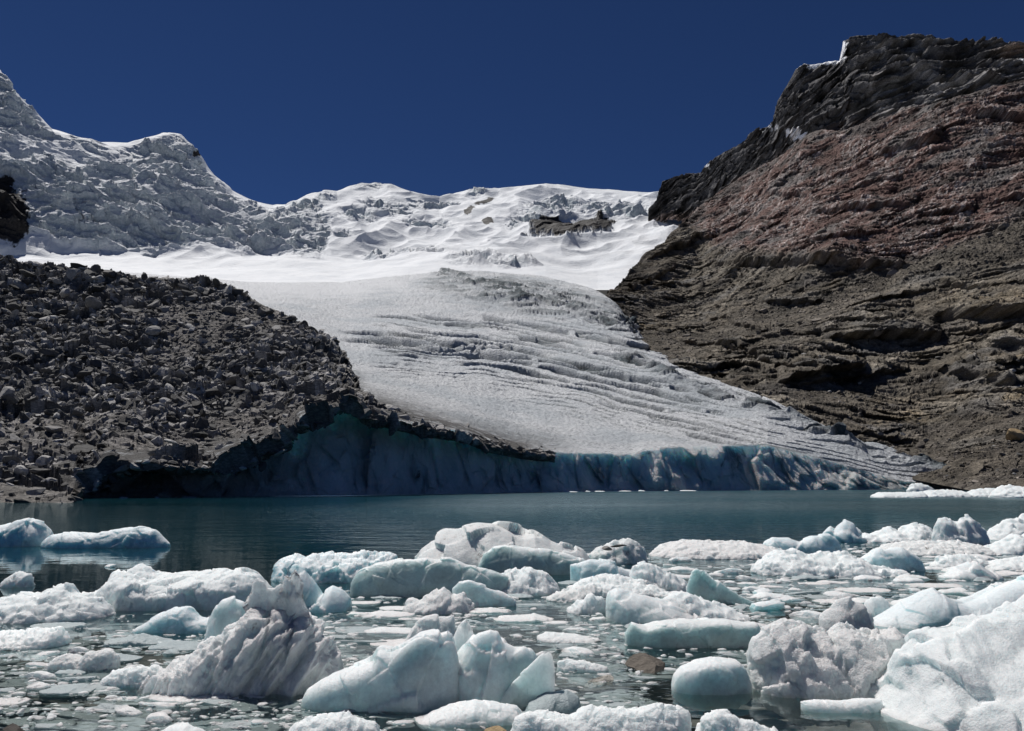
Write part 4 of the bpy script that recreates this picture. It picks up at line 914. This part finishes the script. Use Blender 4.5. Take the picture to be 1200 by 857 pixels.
# small loose pieces, each an object
FR = []
for k in range(14):
    v = rockshape(I4, 500 + k, 7, [(1, .7, .34), (1, .6, .2), (1, .8, .45), (1, .55, .28)][k % 4], .05)
    v = v + (.045 * fbm(v * 5, 4, .65, k) + .05 * cells(v * 2.6, k, 1.2)[0])[:, None] * I4[0] * [1, 1, .6]
    st_ = ['white', 'white', 'smooth', 'under', 'white', 'blue', 'under'][k % 7]
    FR.append(mesh_np('ice_fragment', v, I4[1], ICE[st_])); FR[-1].location = (0, -50, -30)
usedf = set()
def hit(x, y, m):
    for a, b, c, d in FOOT:
        if a - m < x < b + m and c - m < y < d + m: return True
    return False
REG = [ # name, px range, py range, count, hw range px, label
    ((-20, 230), (735, 845), 46, (4, 22), 'small pale scrap of ice in the slush at lower left', 'scraps in the lower left slush'),
    ((200, 480), (715, 852), 30, (4, 16), 'small loose ice scrap around the fluted berg and grey wedge', 'scraps around the fluted berg and grey wedge'),
    ((400, 730), (690, 800), 48, (5, 24), 'small flat ice scrap on the water between central iceberg and foreground', 'scraps in front of the central iceberg'),
    ((680, 900), (645, 745), 52, (6, 24), 'small ice scrap among the ridges right of centre', 'scraps among the ridges right of centre'),
    ((860, 1220), (640, 725), 100, (6, 30), 'small ice scrap drifting in the dense right ice pack', 'scraps in the right ice pack'),
    ((560, 780), (800, 850), 8, (4, 12), 'small scrap on calm water by the bottom edge floe', 'scraps by the bottom edge floe'),
    ((0, 420), (655, 735), 10, (3, 9), 'tiny ice scrap on dark water between the left floes', 'scraps between the left floes')]
PL = []
for (xr, yr, cnt, hr, lab, grp) in REG:
    c = 0; tries = 0
    while c < cnt and tries < 4000:
        tries += 1
        x = random.uniform(*xr); y = random.uniform(*yr); d = wd(y); q = P(x, y, d)
        hw = hr[0] + (hr[1] - hr[0]) * random.random() ** 2; hw *= .6 + .4 * (y - 560) / 200
        s = hw / FO * d
        if hit(q[0], q[1], s * .5): continue
        if any((q[0] - a) ** 2 + (q[1] - b) ** 2 < (s + e) ** 2 * .45 for a, b, e in PL): continue
        PL.append((q[0], q[1], s)); k = random.randrange(14)
        if k not in usedf: o = FR[k]; usedf.add(k)
        else: o = FR[k].copy(); C.objects.link(o)
        o.location = (q[0], q[1], -.02 * s + random.uniform(-.01, .02)); o.rotation_euler = (random.uniform(-.12, .12), random.uniform(-.12, .12), random.uniform(-.5, .5) + random.choice((0, math.pi)))
        o.scale = (s, s * random.uniform(.6, 1.3), s * random.uniform(.6, 1.1)); tag(o, lab, 'ice fragment', grp); c += 1
for k, o in enumerate(FR):
    if k not in usedf: bpy.data.objects.remove(o)
for k, o in enumerate(ROCKM):
    if k not in usedrock: bpy.data.objects.remove(o)

# brash: crumbs and waterlogged plates nobody could count
def brash(name, n_, regions, hw, flat, zr, mat, base, label):
    pts = []; sz = []
    while len(pts) < n_:
        (xr, yr, wgt) = random.choices(regions, [r[2] for r in regions])[0]
        x = random.uniform(*xr); y = random.uniform(*yr)
        if perlin(np.array([[x / 60., y / 14., 3.]]), 7)[0] < random.uniform(-.5, .25): continue
        d = wd(y); q = P(x, y, d); h_ = hw[0] + (hw[1] - hw[0]) * random.random() ** 3
        s = h_ / FO * d * (.5 + .5 * (y - 560) / 250)
        pts.append((q[0], q[1], random.uniform(*zr))); sz.append(s)
    pts = np.array(pts); sz = np.array(sz); vs = [rockshape(base, 700 + k, 10, (1, .8, flat), .10) for k in range(10)]
    kk = RNG.integers(0, 10, n_); V = np.empty((n_, len(base[0]), 3), np.float32)
    for j in range(n_):
        a = random.uniform(0, 6.28); ca, sa = math.cos(a), math.sin(a)
        v = vs[kk[j]]; V[j] = np.stack([v[:, 0] * ca - v[:, 1] * sa, (v[:, 0] * sa + v[:, 1] * ca), v[:, 2]], -1) * [sz[j] * random.uniform(.9, 2.), sz[j] * random.uniform(.6, 1.2), sz[j]] + pts[j]
    F = (base[1][None] + (np.arange(n_) * len(base[0]))[:, None, None]).reshape(-1, 3)
    return tag(mesh_np(name, V, F, mat), label, kind='stuff')
RR = [((-40, 420), (735, 860), 3.), ((380, 760), (695, 860), 2.5), ((660, 900), (650, 790), 2.), ((860, 1240), (635, 735), 3.2), ((-40, 330), (700, 760), .6)]
brash('brash_ice', 5000, RR, (.8, 7), .34, (-.006, .008), ICE['white'], I2, 'crumbs of floating white ice')
brash('slush', 1800, RR, (8, 34), .10, (-.05, -.008), ICE['under'], I2, 'waterlogged grey slush ice just under the surface')
SC.frame_set(1)
print('objects', len(bpy.data.objects))
